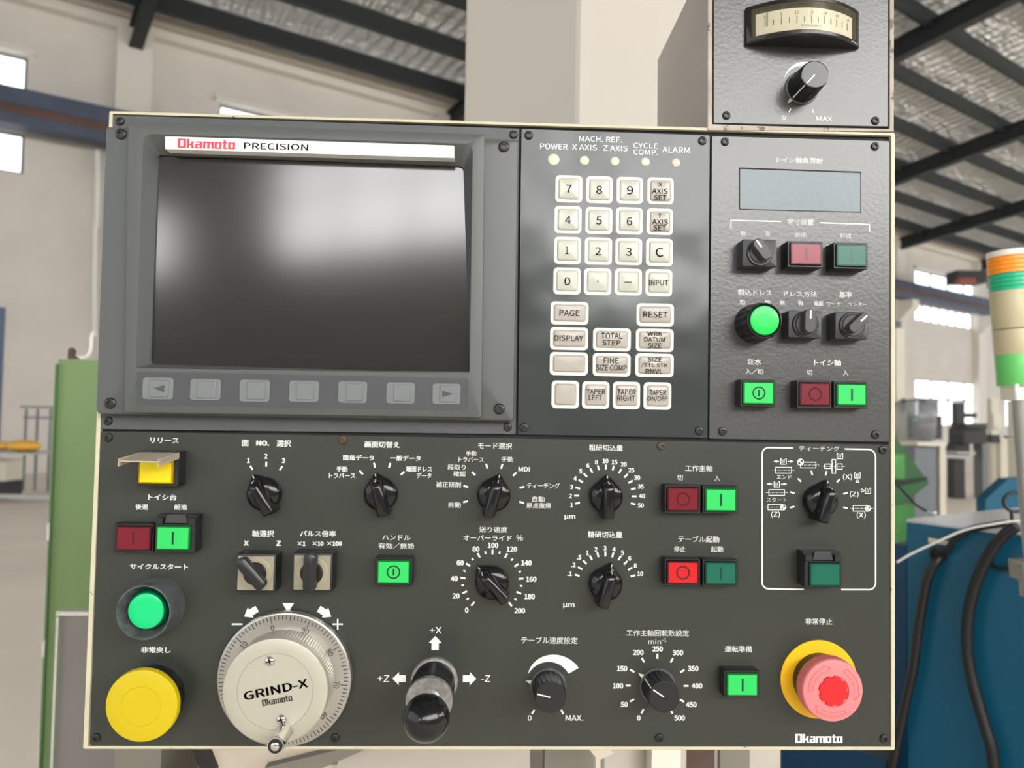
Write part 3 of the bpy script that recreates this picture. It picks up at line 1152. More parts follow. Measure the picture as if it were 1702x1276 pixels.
pl = Spot('white_machine', 'cream machine column by the pilaster right of the panel', 'machine', 1498, 720, 9.0, z=0.0)
pl.box('column', 1480, 545, 1503, 712, 9.0, 0.5, 'beige_machine')
pl.box('base', 1480, 712, 1508, 740, 8.9, 0.7, 'beige_machine', to_floor=True)
pl.box('dark_slot', 1499, 662, 1505, 684, 8.95, 0.05, 'dark_machine')
dm = Spot('dark_lathe', 'dark machine tool silhouetted before the low bright window', 'machine', 1610, 775, 13.0, z=0.0)
dm.box('tower', 1582, 668, 1603, 706, 13.0, 0.6, 'dark_machine')
dm.box('head', 1603, 686, 1624, 694, 13.0, 0.6, 'dark_machine')
dm.box('cross_slide', 1580, 703, 1641, 712, 12.9, 0.8, 'dark_machine')
dm.box('saddle', 1576, 711, 1640, 738, 13.0, 0.9, 'dark_machine')
dm.box('bed', 1572, 736, 1612, 757, 13.1, 0.8, 'dark_machine')
dm.box('pedestal', 1618, 738, 1655, 772, 13.0, 0.8, 'rack_grey', to_floor=True)
dm.box('tray', 1570, 750, 1622, 755, 12.8, 0.4, 'bench_steel')
dm.box('foot', 1574, 762, 1604, 776, 13.0, 0.6, 'dark_machine', to_floor=True)
bm_ = Spot('beige_mill', 'beige milling machine between the dark lathe and the light pole', 'machine', 1660, 770, 12.0, z=0.0)
bm_.box('column', 1641, 662, 1659, 770, 12.0, 0.6, 'beige_machine', to_floor=True)
bm_.box('head', 1641, 688, 1666, 712, 11.9, 0.4, 'beige_machine')
bm_.box('knee', 1640, 722, 1662, 736, 11.8, 0.5, 'dark_machine')
bm_.box('base', 1655, 730, 1676, 768, 11.9, 0.8, 'beige_machine', to_floor=True)
hs = Spot('crane_hoist', 'reddish brown crane trolley on the runway beam before the bright window', 'crane', 1610, 455, 30.0)
hs.box('trolley', 1572, 448, 1640, 470, 30.0, 0.8, 'dark_machine')
hs.box('motor', 1588, 461, 1622, 470, 29.6, 0.3, 'hoist_red')
hs.box('end_truck', 1640, 440, 1720, 475, 30.2, 0.8, 'hoist_red')
wb = Spot('wall_box', 'grey junction box on the wall above the cream machine', 'box', 1494, 550, 20.0)
wb.box('box_body', 1488, 533, 1499, 566, 20.0, 0.15, 'rack_grey')
# ------------------------------------------------------------------ the control console
en = Plate('console_enclosure', 'cream painted sheet metal console box framing the grey control panels', 'enclosure', 815, 1244)
m = M()
RIM_O = [(181, 184), (1488, 220), (1488, 1247), (137, 1245)]
RIM_I = [(187, 189), (1481.5, 225), (1481.5, 1241), (146, 1240)]
D1 = 0.0008
rings = [en.ring(RIM_O, 3, D1)]
rings = [[(x, y, -0.15) for x, y, z in rings[0]], [(x, y, D1 - 0.0006) for x, y, z in rings[0]], en.ring([(182.5, 185.5), (1486.5, 221.5), (1486.5, 1245.5), (138.5, 1243.5)], 3, D1),
         en.ring(RIM_I, 2, D1), [(x, y, -0.004) for x, y, z in en.ring(RIM_I, 2, D1)]]
m.loft(rings)
m.build('rim_shell', 'rim_paint', en.root, smooth=30)
en.slab('backing', [(186, 188), (1482.5, 224), (1482.5, 1242), (144, 1241)], 2, -0.0035, -0.0025, 'gap_black', 0.0001)
a = en.L(905, 380)
m = M()
m.box(a[0] - 0.03, a[0] + 0.03, a[1] - 0.04, a[1] + 0.04, -0.335, -0.15)
m.build('mounting_arm', 'box_side_paint', en.root, smooth=0)

PD = -0.002
lp = Plate('lower_control_panel', 'wide dark grey lower control panel full of knobs and buttons', 'control panel', 815, 980)
lp.slab('face_plate', [(166, 716), (1480, 738.5), (1480, 1240), (149, 1239)], 3, PD, 0.0, 'panel_paint')
for px, py, mt in ((180, 727, 'screw_black'), (570, 731, 'screw_rust'), (1099, 741, 'screw_rust'), (1467, 747.5, 'screw_black'), (160.5, 1225.5, 'screw_black'), (557, 1226, 'screw_black'), (1096, 1226, 'screw_black'), (1469, 1227, 'screw_black')):
    lp.screw(px, py, 7.2, 0.0, mt)
sp = Plate('side_control_panel', 'grey orange-peel painted control panel at the upper right with display window', 'control panel', 1330, 480)
sp.slab('face_plate', [(1183, 225), (1479, 233.5), (1479, 735), (1178.5, 729.5)], 3, PD, 0.0, 'side_paint')
for px, py in ((1205, 235.5), (1454, 243.5), (1200.7, 716.7), (1454.6, 722.2)):
    sp.screw(px, py, 7.2, 0.0)
kp = Plate('keypad_panel', 'glossy dark keypad panel with rows of white raised keys', 'keypad', 1020, 470)
kp.slab('face_plate', [(866, 213), (1180.5, 224), (1176.5, 728.5), (860, 722.5)], 3, PD, 0.0, 'keypad_film')
for px, py in ((878.7, 225), (1167.3, 234), (871, 710.5), (1162, 715.8)):
    kp.screw(px, py, 7.4, 0.0)
mp = Plate('monitor_mount_plate', 'flat grey mounting plate showing around the monitor bezel', 'plate', 520, 455)
mp.slab('face_plate', [(189, 190.5), (863.5, 213), (857.5, 722), (167, 713.5)], 3, PD, 0.0, 'mount_plate_paint')
for px, py in ((199.7, 201.8), (853.6, 223.8), (180, 699.5), (843.7, 709.6)):
    mp.screw(px, py, 7.2, 0.0)

# ------------------------------------------------------------------ monitor unit
DE, DB = 0.010, 0.0145
mo = Plate('monitor_unit', 'grey framed monitor with a blank dark screen and a row of soft keys', 'monitor', 510, 450)
m = M()
FO = [(175, 209.5), (862, 231.5), (854, 699.5), (158, 688)]
FI = [(262, 258), (770, 277), (778, 608), (252, 598)]


def frame(m, plate, O, I, rO, rI, d0, d1, dI, ch=3.0):
    """picture-frame loft: outer quad O and opening I as seen at depth d1; the opening runs back to dI"""
    o = plate.ring(O, rO, d1)
    cx = sum(p[0] for p in o) / len(o)
    cy = sum(p[1] for p in o) / len(o)
    e = ch * S

    def ins(p, e_):
        v_ = Vector((p[0] - cx, p[1] - cy))
        return (p[0] - v_.x / v_.length * e_, p[1] - v_.y / v_.length * e_)
    z0, z1 = d0 - plate.d0, d1 - plate.d0
    rings = [[(x, y, z0) for x, y, z in o], [(x, y, z1 - e) for x, y, z in o], [ins(p, e * 0.3) + (z1 - e * 0.3,) for p in o], [ins(p, e) + (z1,) for p in o]]
    i = plate.ring(I, rI, d1)
    rings.append(i)
    rings.append([(x, y, dI - plate.d0) for x, y, z in i] if not isinstance(dI, list) else dI)
    m.loft(rings, cap0=False, cap1=False)


frame(m, mo, FO, [(236, 226), (788, 243), (792, 618), (226, 612)], [5, 5, 5, 9], 6, 0.0, DE, 0.001, 5)
m.build('bezel_flange', 'bezel_plastic', mo.root, smooth=40)
m = M()
BO = [(212.5, 202), (806, 223), (800.5, 694), (206, 685.5)]
BI = [(238, 222), (786, 239), (780.5, 620.5), (225.5, 611.5)]
inner = mo.ring([(262.5, 257), (770, 276), (781, 622), (250, 605)], [6, 8, 10, 6], 0.0042)
frame(m, mo, BO, BI, 4, [16, 14, 6, 4], 0.0, DB, inner, 3)
# the recess runs on to the glass
m.loft([inner, [(x, y, 0.001) for x, y, z in inner]], cap0=False, cap1=False)
m.build('bezel', 'bezel_plastic', mo.root, smooth=40)
# screen glass: slightly domed
gq = [Vector(mo.L(x, y, 0.003)) for x, y in ((256, 248), (776, 268), (788, 630), (244, 614))]
m = M()
NX, NY = 32, 24
grid = []
for j in range(NY + 1):
    for i in range(NX + 1):
        u, v_ = i / NX, j / NY
        q = gq[0] * (1 - u) * (1 - v_) + gq[1] * u * (1 - v_) + gq[2] * u * v_ + gq[3] * (1 - u) * v_
        grid.append((q.x, q.y, 0.0024 + 0.0011 * (1 - 0.5 * (2 * u - 1) ** 2 - 0.5 * (2 * v_ - 1) ** 2)))
m.add(grid)
for j in range(NY):
    for i in range(NX):
        k = j * (NX + 1) + i
        m.f.append([k, k + NX + 1, k + NX + 2, k + 1])
edge = [i for i in range(NX + 1)] + [j * (NX + 1) + NX for j in range(1, NY + 1)] + [NY * (NX + 1) + i for i in range(NX - 1, -1, -1)] + [j * (NX + 1) for j in range(NY - 1, 0, -1)]
low = m.add([(grid[k][0], grid[k][1], 0.001) for k in edge])
ne = len(edge)
for k in range(ne):
    m.f.append([edge[k], edge[(k + 1) % ne], low + (k + 1) % ne, low + k])
m.f.append([low + k for k in range(ne)])
m.build('screen', 'screen_glass', mo.root, smooth=30)
ns = mo.slab('name_strip', [(274, 226.5), (755, 242), (755, 262.5), (274, 247.5)], 1, 0.0072, 0.0150, 'strip_white', 0.0003)
g = Leg(mo, 0.0150)
a, b = g.q(295.5, 238), g.q(391, 240.5)
put_logo(g.m, (a[0] + b[0]) / 2, (a[1] + b[1]) / 2, b[0] - a[0], 15.2 * S, a[2])
g.build('maker_lettering', 'red block lettering on the white strip', 'ink_red', ns)
g = Leg(mo, 0.0150)
g.t('PRECISION', 405.5, 238.3, 512.5, 249.2, 0.006)
g.build('lettering', 'black lettering on the white strip', 'ink_black', ns)
for px, py in ((201.5, 223), (837.5, 244), (183.5, 670), (829.8, 679.5)):
    o = mo.screw(px, py, 9.2, DE, 'screw_black')
sk = mo.slab('softkey_strip', [(227, 617.5), (778.5, 628.5), (777.5, 682), (225.5, 672)], [5, 5, 10, 9], DB - 0.001, DB + 0.0003, 'softkey_film', 0.0002)
SKEYS = [(237.8, 627.5, 287.4, 663.6), (316.8, 629.8, 366.4, 665), (398.8, 631, 448, 667.6), (481, 632.5, 529.4, 668), (562.4, 633.7, 609.7, 669.8), (642.3, 635.4, 689.2, 671), (718.7, 637, 765, 672)]
DK = DB + 0.0003
for k, (x0, y0, x1, y1) in enumerate(SKEYS):
    c = mo.L((x0 + x1) / 2, (y0 + y1) / 2, DK)
    w_, h_ = (x1 - x0) * S * 0.972, (y1 - y0) * S * 0.972
    m = M()
    m.loft([rr(w_, h_, 5 * S, DK, c[0], c[1]), rr(w_, h_, 5 * S, DK + 0.0004, c[0], c[1]), rr(w_ - 2 * S, h_ - 2 * S, 4 * S, DK + 0.0007, c[0], c[1])])
    kx = c[0] + 2.5 * S
    m.loft([rr(w_ - 19 * S, h_ - 7 * S, 2 * S, DK + 0.0007, kx, c[1]), rr(w_ - 20 * S, h_ - 8 * S, 2 * S, DK + 0.0013, kx, c[1]), rr(w_ - 22 * S, h_ - 10 * S, 2 * S, DK + 0.0015, kx, c[1])])
    o = m.build('soft_key', 'softkey_grey', mo.root, smooth=12)
    if k in (0, 6):
        sg = -1 if k == 0 else 1
        m = M()
        ax_ = kx - 1 * S * sg
        m.face([(ax_ + sg * 10 * S, c[1], DK + 0.0016), (ax_ - sg * 8 * S, c[1] + 5.5 * S, DK + 0.0016), (ax_ - sg * 8 * S, c[1] - 5.5 * S, DK + 0.0016)])
        m.build('arrow_mark', 'softkey_mark', o, smooth=0, solid=False)['label'] = 'dark triangle on the soft key'

# ------------------------------------------------------------------ keypad
g = Leg(kp)
for s, x0, y0, x1, y1 in (('MACH. REF.', 962.5, 226.8, 1033.4, 236), ('POWER', 898, 239, 943.4, 248.3), ('X AXIS', 951, 240.2, 992, 249.6), ('Z AXIS', 1002.7, 241.7, 1042.8, 251), ('CYCLE', 1052.7, 238, 1093.3, 246.4), ('COMP.', 1052.7, 248.7, 1093.3, 257.3), ('ALARM', 1101, 244.5, 1146, 253.7)):
    g.t(s, x0, y0, x1, y1, 0.0)
g.build('printed_legend', 'white printed names above the indicator lamps')
for px, py, r_ in ((920, 265.4, 10), (971.3, 267, 8), (1022, 268.2, 7.8), (1072.5, 269.2, 7.6), (1123.4, 270.6, 7.5)):
    c = kp.L(px, py)
    m = M()
    m.lathe([(r_ * S, 0), (r_ * S, 0.0003), (r_ * 0.9 * S, 0.0006), (r_ * 0.4 * S, 0.0009)], 28, c[0], c[1])
    m.build('indicator_lamp', 'led_lens_amber' if px > 1100 else 'led_lens', kp.root, smooth=60)
# keys: rim rectangle, face tone, legend lines
KEYS = []


def K(x0, y0, x1, y1, tone, *lines):
    KEYS.append((x0, y0, x1, y1, tone, lines))


K(922.6, 291, 968.2, 337.6, 0, ('7', 940.5, 306.9, 950.6, 320))
K(973.5, 292.6, 1018.7, 339, 0, ('8', 991, 308.6, 1001, 322.3))
K(1024, 293.7, 1069, 339.8, 0, ('9', 1042, 309.3, 1052.4, 323))
K(1075, 294.4, 1120, 340.5, 1, ('X', 1094.5, 303, 1100.6, 309.7), ('AXIS', 1083.9, 313, 1109.6, 322), ('SET', 1086.5, 323.6, 1108.5, 332.8))
K(921, 342, 966.9, 388.8, 0, ('4', 939, 358.7, 949, 371.9))
K(972.4, 343.8, 1018, 389.9, 0, ('5', 990.6, 359.6, 1000.5, 373))
K(1023, 344.2, 1068.5, 390.5, 0, ('6', 1041.7, 360.9, 1051, 374.5))
K(1074, 346, 1119, 391.4, 1, ('T', 1093.8, 354.7, 1100, 362.4), ('AXIS', 1083.9, 364.2, 1110.2, 373), ('SET', 1086, 374, 1107, 383.3))
K(920.4, 393.2, 966, 439.7, 0, ('1', 940, 409.6, 944.6, 422.3))
K(971.3, 394.2, 1017.4, 440.8, 0, ('2', 989.5, 410.7, 999, 424))
K(1022, 395.4, 1067.4, 441.4, 0, ('3', 1040.4, 411.8, 1050, 425))
K(1073, 396, 1118.6, 443, 0, ('C', 1089.8, 411.8, 1102.5, 426.7))
K(919.3, 444.3, 965.4, 490, 0, ('0', 938, 460.5, 948, 474))
K(970, 445.5, 1016.3, 491, 0, ('.', 992.2, 466.3, 995, 468.6))
K(1021, 446, 1067, 491.6, 0, ('—', 1038.2, 468.2, 1050.5, 469.8))
K(1072, 447, 1117.5, 493, 0, ('INPUT', 1078.8, 465, 1110.9, 474.4))
K(914.4, 501, 978.5, 540, 2, ('PAGE', 929.8, 514.9, 963.2, 525.2))
K(1057, 504, 1120.5, 542.7, 1, ('RESET', 1069, 517.5, 1109.8, 527.6))
K(913.8, 543.4, 977.9, 582, 1, ('DISPLAY', 921.5, 557.2, 969.3, 566.5))
K(985, 545, 1048.8, 584, 1, ('TOTAL', 999.4, 552.8, 1034.5, 562.7), ('STEP', 1001, 565, 1031.6, 574))
K(1056, 546, 1120, 585, 1, ('WRK', 1076, 550.6, 1101, 557.9), ('DATUM', 1071, 560.3, 1105.8, 568.2), ('SIZE', 1076.9, 569.9, 1099.2, 578.5))
K(913.3, 585, 977.4, 624, 2)
K(984.5, 586.6, 1048.3, 625.7, 1, ('FINE', 1003.3, 594.5, 1028.3, 603.8), ('SIZE COMP', 990.6, 606, 1041.7, 615.8))
K(1055.3, 587.2, 1120, 626.8, 1, ('SIZE', 1076.9, 593.6, 1099.9, 601), ('/TTL STK', 1065.9, 603.3, 1110.2, 611), ('RMVL', 1073.3, 613, 1101.4, 621.3))
K(916.4, 632.3, 962.5, 678.8, 2)
K(967, 633.4, 1013, 679.5, 1, ('TAPER', 974.8, 646.6, 1006, 654.7), ('LEFT', 978.5, 656.2, 1000.5, 665))
K(1018, 634, 1064, 680.2, 1, ('TAPER', 1026, 647, 1056.9, 655.2), ('RIGHT', 1026, 657, 1055.8, 666.3))
K(1069, 635, 1116, 681, 1, ('TAPER', 1079.5, 648, 1107.4, 656.4), ('ON/OFF', 1076.2, 658.2, 1109, 667.4))
for x0, y0, x1, y1, tone, lines in KEYS:
    cpx, cpy = (x0 + x1) / 2, (y0 + y1) / 2
    c = kp.L(cpx, cpy)
    w_, h_ = (x1 - x0) * S * 0.995, (y1 - y0) * S * 0.99
    m = M()
    t = 0.0007
    m.loft([rr(w_, h_, 7 * S, 0, c[0], c[1]), rr(w_, h_, 7 * S, t * 0.6, c[0], c[1]), rr(w_ - 2.4 * S, h_ - 2.4 * S, 6 * S, t, c[0], c[1]), rr(w_ - 9 * S, h_ - 9 * S, 4 * S, t, c[0], c[1]), rr(w_ - 10 * S, h_ - 10 * S, 4 * S, t * 0.3, c[0], c[1])])
    key = m.build('key', 'key_rim', kp.root, smooth=30)
    m = M()
    fw, fh = w_ - 10.4 * S, h_ - 10.4 * S
    rise = 0.0016 if tone != 2 else 0.0012
    rings = [rr(fw, fh, 4 * S, t * 0.35, c[0], c[1]), rr(fw - 2 * S, fh - 2 * S, 3.4 * S, t + 0.0004, c[0], c[1]), rr(fw - 5 * S, fh - 5 * S, 2.2 * S, t + 0.0009, c[0], c[1])]
    rings.append(rr((fw - 5 * S) * 0.5, (fh - 5 * S) * 0.5, 1.2 * S, t + 0.0009 + (rise - 0.0009) * 0.75, c[0], c[1]))
    rings.append(rr((fw - 5 * S) * 0.06, (fh - 5 * S) * 0.06, 0.3 * S, t + rise, c[0], c[1]))
    m.loft(rings)
    kf = m.build('key_face', 'key_face' if tone == 0 else 'key_face_grey', key, smooth=12)
    g = Leg(kp, t + rise, 0.00008)
    for s, a0, b0, a1, b1 in lines:
        if s in '.—':
            g.poly([(a0, b0), (a1, b0), (a1, b1), (a0, b1)])
        else:
            g.t(s, a0, b0, a1, b1, 0.004)
    if lines:
        g.build('key_legend', None, 'ink_black', key)['label'] = 'black printed legend ' + ' '.join(q[0] for q in lines)

# ------------------------------------------------------------------ printing on the side panel
g = Leg(sp)
g.t('トイシ軸負荷計', 1291.2, 261.8, 1367.6, 271.4, 0.02)
g.build('printed_legend', 'white heading over the display window')
dw = sp.slab('display_window', [(1230, 281), (1430, 288), (1430, 352), (1230, 347)], 1, -0.001, 0.0003, 'display_glass', 0.0001)
g = Leg(sp, 0.0, 0.0001)
for q in ((1229, 279.5, 1431, 286.6), (1429.8, 287, 1429.8, 353), (1229.3, 280, 1229.3, 347.5), (1229.3, 347.8, 1430, 352.8)):
    g.line(*q, w_=2.4 if q[1] != 347.8 else 1.2)
g.build('window_edge', 'black cut edge around the display window', 'gap_black')
g = Leg(sp)
g.line(1214.8, 379, 1214.8, 365.2, 1.8).line(1214, 366, 1298, 368.3, 1.8).line(1362.5, 370.2, 1446, 373, 1.8).line(1445.2, 372.6, 1445.2, 384.6, 1.8)
g.t('定寸装置', 1308, 364, 1352.3, 373.8, 0.018)
g.t('無', 1230.5, 383.8, 1239.8, 392).t('有', 1271, 384.2, 1280, 392.8).t('後退', 1320.7, 386, 1340, 394.2).t('前進', 1395.5, 387.3, 1414.5, 395.8)
g.build('printed_legend', 'white bracket heading over the three upper controls')
g = Leg(sp)
g.t('割込ドレス', 1226.4, 481, 1282.5, 491.2, 0.018).t('粗', 1229.2, 498.2, 1238.8, 506.2).t('精', 1271, 499, 1280, 507.2)
g.t('ドレス方法', 1302.7, 483.6, 1358, 493.2, 0.018).t('無', 1295.5, 499, 1304.6, 507).t('有', 1326, 499.6, 1335, 508).t('端面', 1352.8, 500.2, 1368, 508.2)
g.t('基準', 1394.4, 484.6, 1416, 494.4, 0.018).t('ワーク', 1374.2, 501.6, 1397, 508.4).t('センター', 1410, 502, 1440.4, 508.6)
g.build('printed_legend', 'white printed headings over the round button and two selectors')
g = Leg(sp)
g.t('注水', 1242.4, 596, 1265.4, 606, 0.02).t('入／切', 1238.5, 612.6, 1268.7, 622, 0.02).t('トイシ軸', 1353, 597.6, 1397.7, 607.6, 0.02).t('切', 1340.7, 614, 1350, 623).t('入', 1400.4, 615, 1410.2, 624)
g.build('printed_legend', 'white printed headings over the lowest buttons')

# ------------------------------------------------------------------ printing on the lower panel
BO_ = 0.026


def legend(label, items):
    g = Leg(lp)
    for it in items:
        g.t(*it[:5], it[5] if len(it) > 5 else BO_)
    g.build('printed_legend', label)


legend('white heading over the yellow square button', [('リリース', 249.6, 726.9, 297.4, 736.7)])
legend('white headings over the red and green guarded buttons', [('トイシ台', 246.3, 820.9, 293.8, 831.3), ('後退', 225, 837.3, 246.6, 847), ('前進', 289.5, 837.3, 311.5, 847)])
legend('white heading over the shrouded green button', [('サイクルスタート', 216, 936.5, 313, 946.6)])
legend('white heading over the yellow mushroom button', [('非常戻し', 234.6, 1074.5, 283.8, 1085)])
legend('white headings over the cross lever selector', [('軸選択', 419, 881, 455.9, 892), ('X', 404.8, 897.8, 414, 906.8), ('Z', 458.7, 898, 467.6, 907)])
legend('white headings over the upright lever selector', [('パルス倍率', 498.6, 881.4, 558.8, 891.7), ('×1', 494.4, 899.2, 508, 907), ('×10', 519.3, 899.2, 538, 907), ('×100', 543.7, 899.2, 568.4, 907)])
legend('white headings over the middle green button', [('ハンドル', 635.3, 888.6, 682.3, 897.5, 0.016), ('有効／無効', 629, 902, 688, 912, 0.016)])
legend('white headings over the upper red and green pair', [('工作主軸', 1138.7, 772.8, 1184, 783.4, 0.014), ('切', 1125.3, 788.7, 1135, 798.3, 0.014), ('入', 1187, 790, 1197.2, 799.3, 0.014)])
legend('white headings over the lower red and green pair', [('テーブル起動', 1127.3, 890.4, 1195.6, 901.3, 0.014), ('停止', 1119.8, 907.4, 1139.5, 917, 0.014), ('起動', 1181.5, 907.4, 1202, 917.6, 0.014)])
legend('white heading over the small green button', [('運転準備', 1204.5, 1073, 1250, 1083.9, 0.014)])
legend('white heading over the emergency stop', [('非常停止', 1338.3, 1027, 1383.2, 1037.8, 0.012)])
g = Leg(lp)
a, b = g.q(1322, 1226.5), g.q(1400, 1227)
put_logo(g.m, (a[0] + b[0]) / 2, (a[1] + b[1]) / 2, b[0] - a[0], 14.2 * S, a[2])
g.build('maker_lettering', 'white block lettering at the lower right corner')


def dial(label, c, angs, labels, texts, minor=(), extra=None, h=7.8):
    g = Leg(lp)
    g.ticks(c[0], c[1], angs)
    if minor:
        g.ticks(c[0], c[1], minor, 46.5, 50.5, 2.6)
    for s, x, y in labels:
        g.n(s, x, y, h)
    for it in texts:
        g.t(*it[:5], it[5] if len(it) > 5 else BO_)
    if extra:
        extra(g)
    g.build('dial_scale', label)


dial('white printed scale 1 to 3 with heading', (441.2, 820), (-30, 0, 30), [('1', 413, 765), ('2', 442, 758), ('3', 471.2, 765.2)],
     [('面', 401.6, 730.6, 413.6, 741.6), ('NO.', 425.8, 731.8, 447.8, 740.8), ('選択', 459.6, 731, 484.3, 742.3)], h=8.4)
dial('white printed four-way scale with heading', (634, 820), (-45, -15, 15, 45), [],
     [('画面切替え', 606, 733.3, 664.3, 744), ('面毎データ', 569.7, 755.7, 622, 765.3), ('一般データ', 648.2, 756.6, 699.5, 766), ('手動', 559.3, 774.9, 577.7, 784), ('トラバース', 546.7, 785.5, 590.9, 794.6),
      ('端面ドレス', 675, 774.6, 718.1, 784), ('データ', 692.3, 785.5, 717.2, 794.6)])
dial('white printed eight-way mode scale with heading', (820.7, 821.5), range(-105, 106, 30), [],
     [(s, *q, 0.014) for s, q in (('モード選択', (794.6, 735.5, 851.4, 746.4)), ('手動', (774.6, 748.6, 791.8, 757.4)), ('トラバース', (762.2, 759.2, 804.2, 767.7)), ('手動', (833.1, 758.8, 853.1, 767.2)), ('段取り', (743.8, 771.5, 774.2, 780.6)),
      ('確認', (753.4, 782.5, 774.2, 791.6)), ('補正研削', (724.5, 800.4, 766, 810)), ('自動', (745.5, 834, 766, 843.7)), ('MDI', (861.6, 775.7, 880.6, 783.5)), ('ティーチング', (875.7, 802.2, 930.2, 811.7)),
      ('自動', (884.8, 824.3, 905.3, 834)), ('原点復帰', (875, 835.3, 915.6, 844.4)))])


def arc_labels(c, vals, a0, step, r_):
    out = []
    for k, s in enumerate(vals):
        a_ = a0 + step * k
        rad_ = r_ + (2.5 if len(s) > 1 and abs(a_) > 20 else 0)
        out.append((s, c[0] + rad_ * math.sin(R(a_)), c[1] - rad_ * math.cos(R(a_))))
    return out


dial('white printed scale 1 to 50 micrometres', (1006.3, 824), range(-105, 106, 15), arc_labels((1006.3, 824), '1 2 3 4 5 6 8 10 15 20 25 30 35 40 50'.split(), -105, 15, 58.2),
     [('粗研切込量', 978.9, 738.6, 1035.3, 749, 0.016), ('μm', 938.2, 855.6, 956.3, 863.9, 0.01)])
dial('white printed scale .1 to 10 micrometres', (1005.5, 968.8), range(-75, 76, 15), arc_labels((1005.5, 968.8), '.1 .2 .5 1 2 3 4 5 6 8 10'.split(), -75, 15, 58.2),
     [('精研切込量', 976.8, 882.5, 1034.4, 893.8, 0.016), ('μm', 936, 1001.9, 954.9, 1010.5, 0.01)])
dial('white printed override scale 0 to 200 percent', (817.7, 966), [-140 + 28 * k for k in range(11)],
     [('0', 775.7, 1013.7), ('20', 758, 990), ('40', 755, 961.3), ('60', 765, 935), ('80', 791, 912), ('100', 819.5, 906), ('120', 850.7, 912.4), ('140', 875, 935.2), ('160', 883, 962.2), ('180', 880.3, 991), ('200', 863.9, 1014.6)],
     [('送り速度', 796.5, 875, 843.3, 884.7, 0.014), ('オーバーライド', 770, 889, 850.7, 898.4, 0.014), ('%', 858.2, 889, 869.3, 898.2, 0.006)], minor=[-126 + 28 * k for k in range(10)], h=9)


def crescent(g, c, a0, a1, r_in, o0, o1, n=26, e=1.0):
    c = g.q(*c)
    for k in range(n):
        f0, f1 = k / n, (k + 1) / n
        t0, t1 = R(a0 + (a1 - a0) * f0), R(a0 + (a1 - a0) * f1)
        i0, i1 = r_in * S, r_in * S
        p0, p1 = (o0 + (o1 - o0) * f0 ** e) * S, (o0 + (o1 - o0) * f1 ** e) * S
        g.m.face([(c[0] + i0 * math.sin(t0), c[1] + i0 * math.cos(t0), c[2]), (c[0] + p0 * math.sin(t0), c[1] + p0 * math.cos(t0), c[2]), (c[0] + p1 * math.sin(t1), c[1] + p1 * math.cos(t1), c[2]), (c[0] + i1 * math.sin(t1), c[1] + i1 * math.cos(t1), c[2])])


dial('white printed crescent scale 0 to MAX', (911, 1140), (-150, 150), [], [('テーブル速度設定', 866.4, 1058, 960, 1069.6, 0.012), ('0', 877, 1188.2, 883.6, 1197.4, 0.008), ('MAX.', 939.8, 1188.2, 969.4, 1197.4, 0.008)],
     )
g = Leg(lp)
crescent(g, (911.5, 1138.5), -60, 60, 38, 38.2, 57, e=0.8)
g.build('crescent_mark', 'white printed crescent growing to the right')
dial('white printed speed scale 0 to 500', (1092.2, 1139.2), range(-150, 151, 30),
     [('0', 1061.7, 1192.8), ('50', 1037.5, 1170.4), ('100', 1027.2, 1139.4), ('150', 1034, 1110.6), ('200', 1060.8, 1083.9), ('250', 1093, 1078), ('300', 1126.6, 1084.4), ('350', 1152, 1110.6), ('400', 1158.3, 1139.4), ('450', 1148.8, 1170.6), ('500', 1129.4, 1192.8)],
     [('工作主軸回転数設定', 1041, 1046.5, 1145.2, 1057, 0.01), ('min', 1077.5, 1061.5, 1098.5, 1070, 0.004), ('-1', 1100, 1060.4, 1107.5, 1066, 0.008)], h=9)

# teaching frame and its symbols
g = Leg(lp)
LW = 2.3


def corner(cx, cy, a0):
    c = g.q(cx, cy)
    g.m.ring_flat((11 - LW / 2) * S, (11 + LW / 2) * S, c[2], a0, a0 + 90, 10, c[0], c[1])


g.line(1277.5, 743.8, 1318, 744.6, LW).line(1404, 746, 1444, 746.9, LW).line(1266.5, 754.8, 1266.5, 967, LW).line(1455, 758, 1455.2, 968.5, LW).line(1277, 978.2, 1336, 979.2, LW).line(1398, 979.6, 1444.2, 979.7, LW)
corner(1277.5, 754.8, 90)
corner(1444, 757.9, 0)
corner(1277.5, 967.2, 180)
corner(1444.2, 968.7, 270)
g.t('ティーチング', 1328, 740.9, 1395.3, 749.6, 0.01)
g.ticks(1361, 831, range(-105, 106, 30), 43, 50.5, 2.6)
g.t('エンド', 1291, 789, 1315.4, 796.2, 0.008).t('スタート', 1274, 826.5, 1307.5, 834, 0.008)
for x0, y0, x1, y1, c in ((1281.8, 849.5, 1296, 860.5, '(Z)'), (1423.8, 850.6, 1438.8, 861.6, '(X)'), (1401, 787.4, 1416, 798, '(X)'), (1412.4, 816, 1426.7, 826.5, '(Z)')):
    g.t(c, x0, y0, x1, y1, 0.0)


def rect(x0, y0, x1, y1, w_=1.1):
    g.line(x0, y0, x1, y0, w_).line(x0, y1, x1, y1, w_).line(x0, y0 - w_ / 2, x0, y1 + w_ / 2, w_).line(x1, y0 - w_ / 2, x1, y1 + w_ / 2, w_)


def dashes(x0, x1, y):
    x = x0
    k = 0
    while x < x1:
        l = 1 if k % 2 == 0 else 3.4
        g.line(x, y, min(x + l, x1), y, 0.8)
        x += l + 1.6
        k += 1


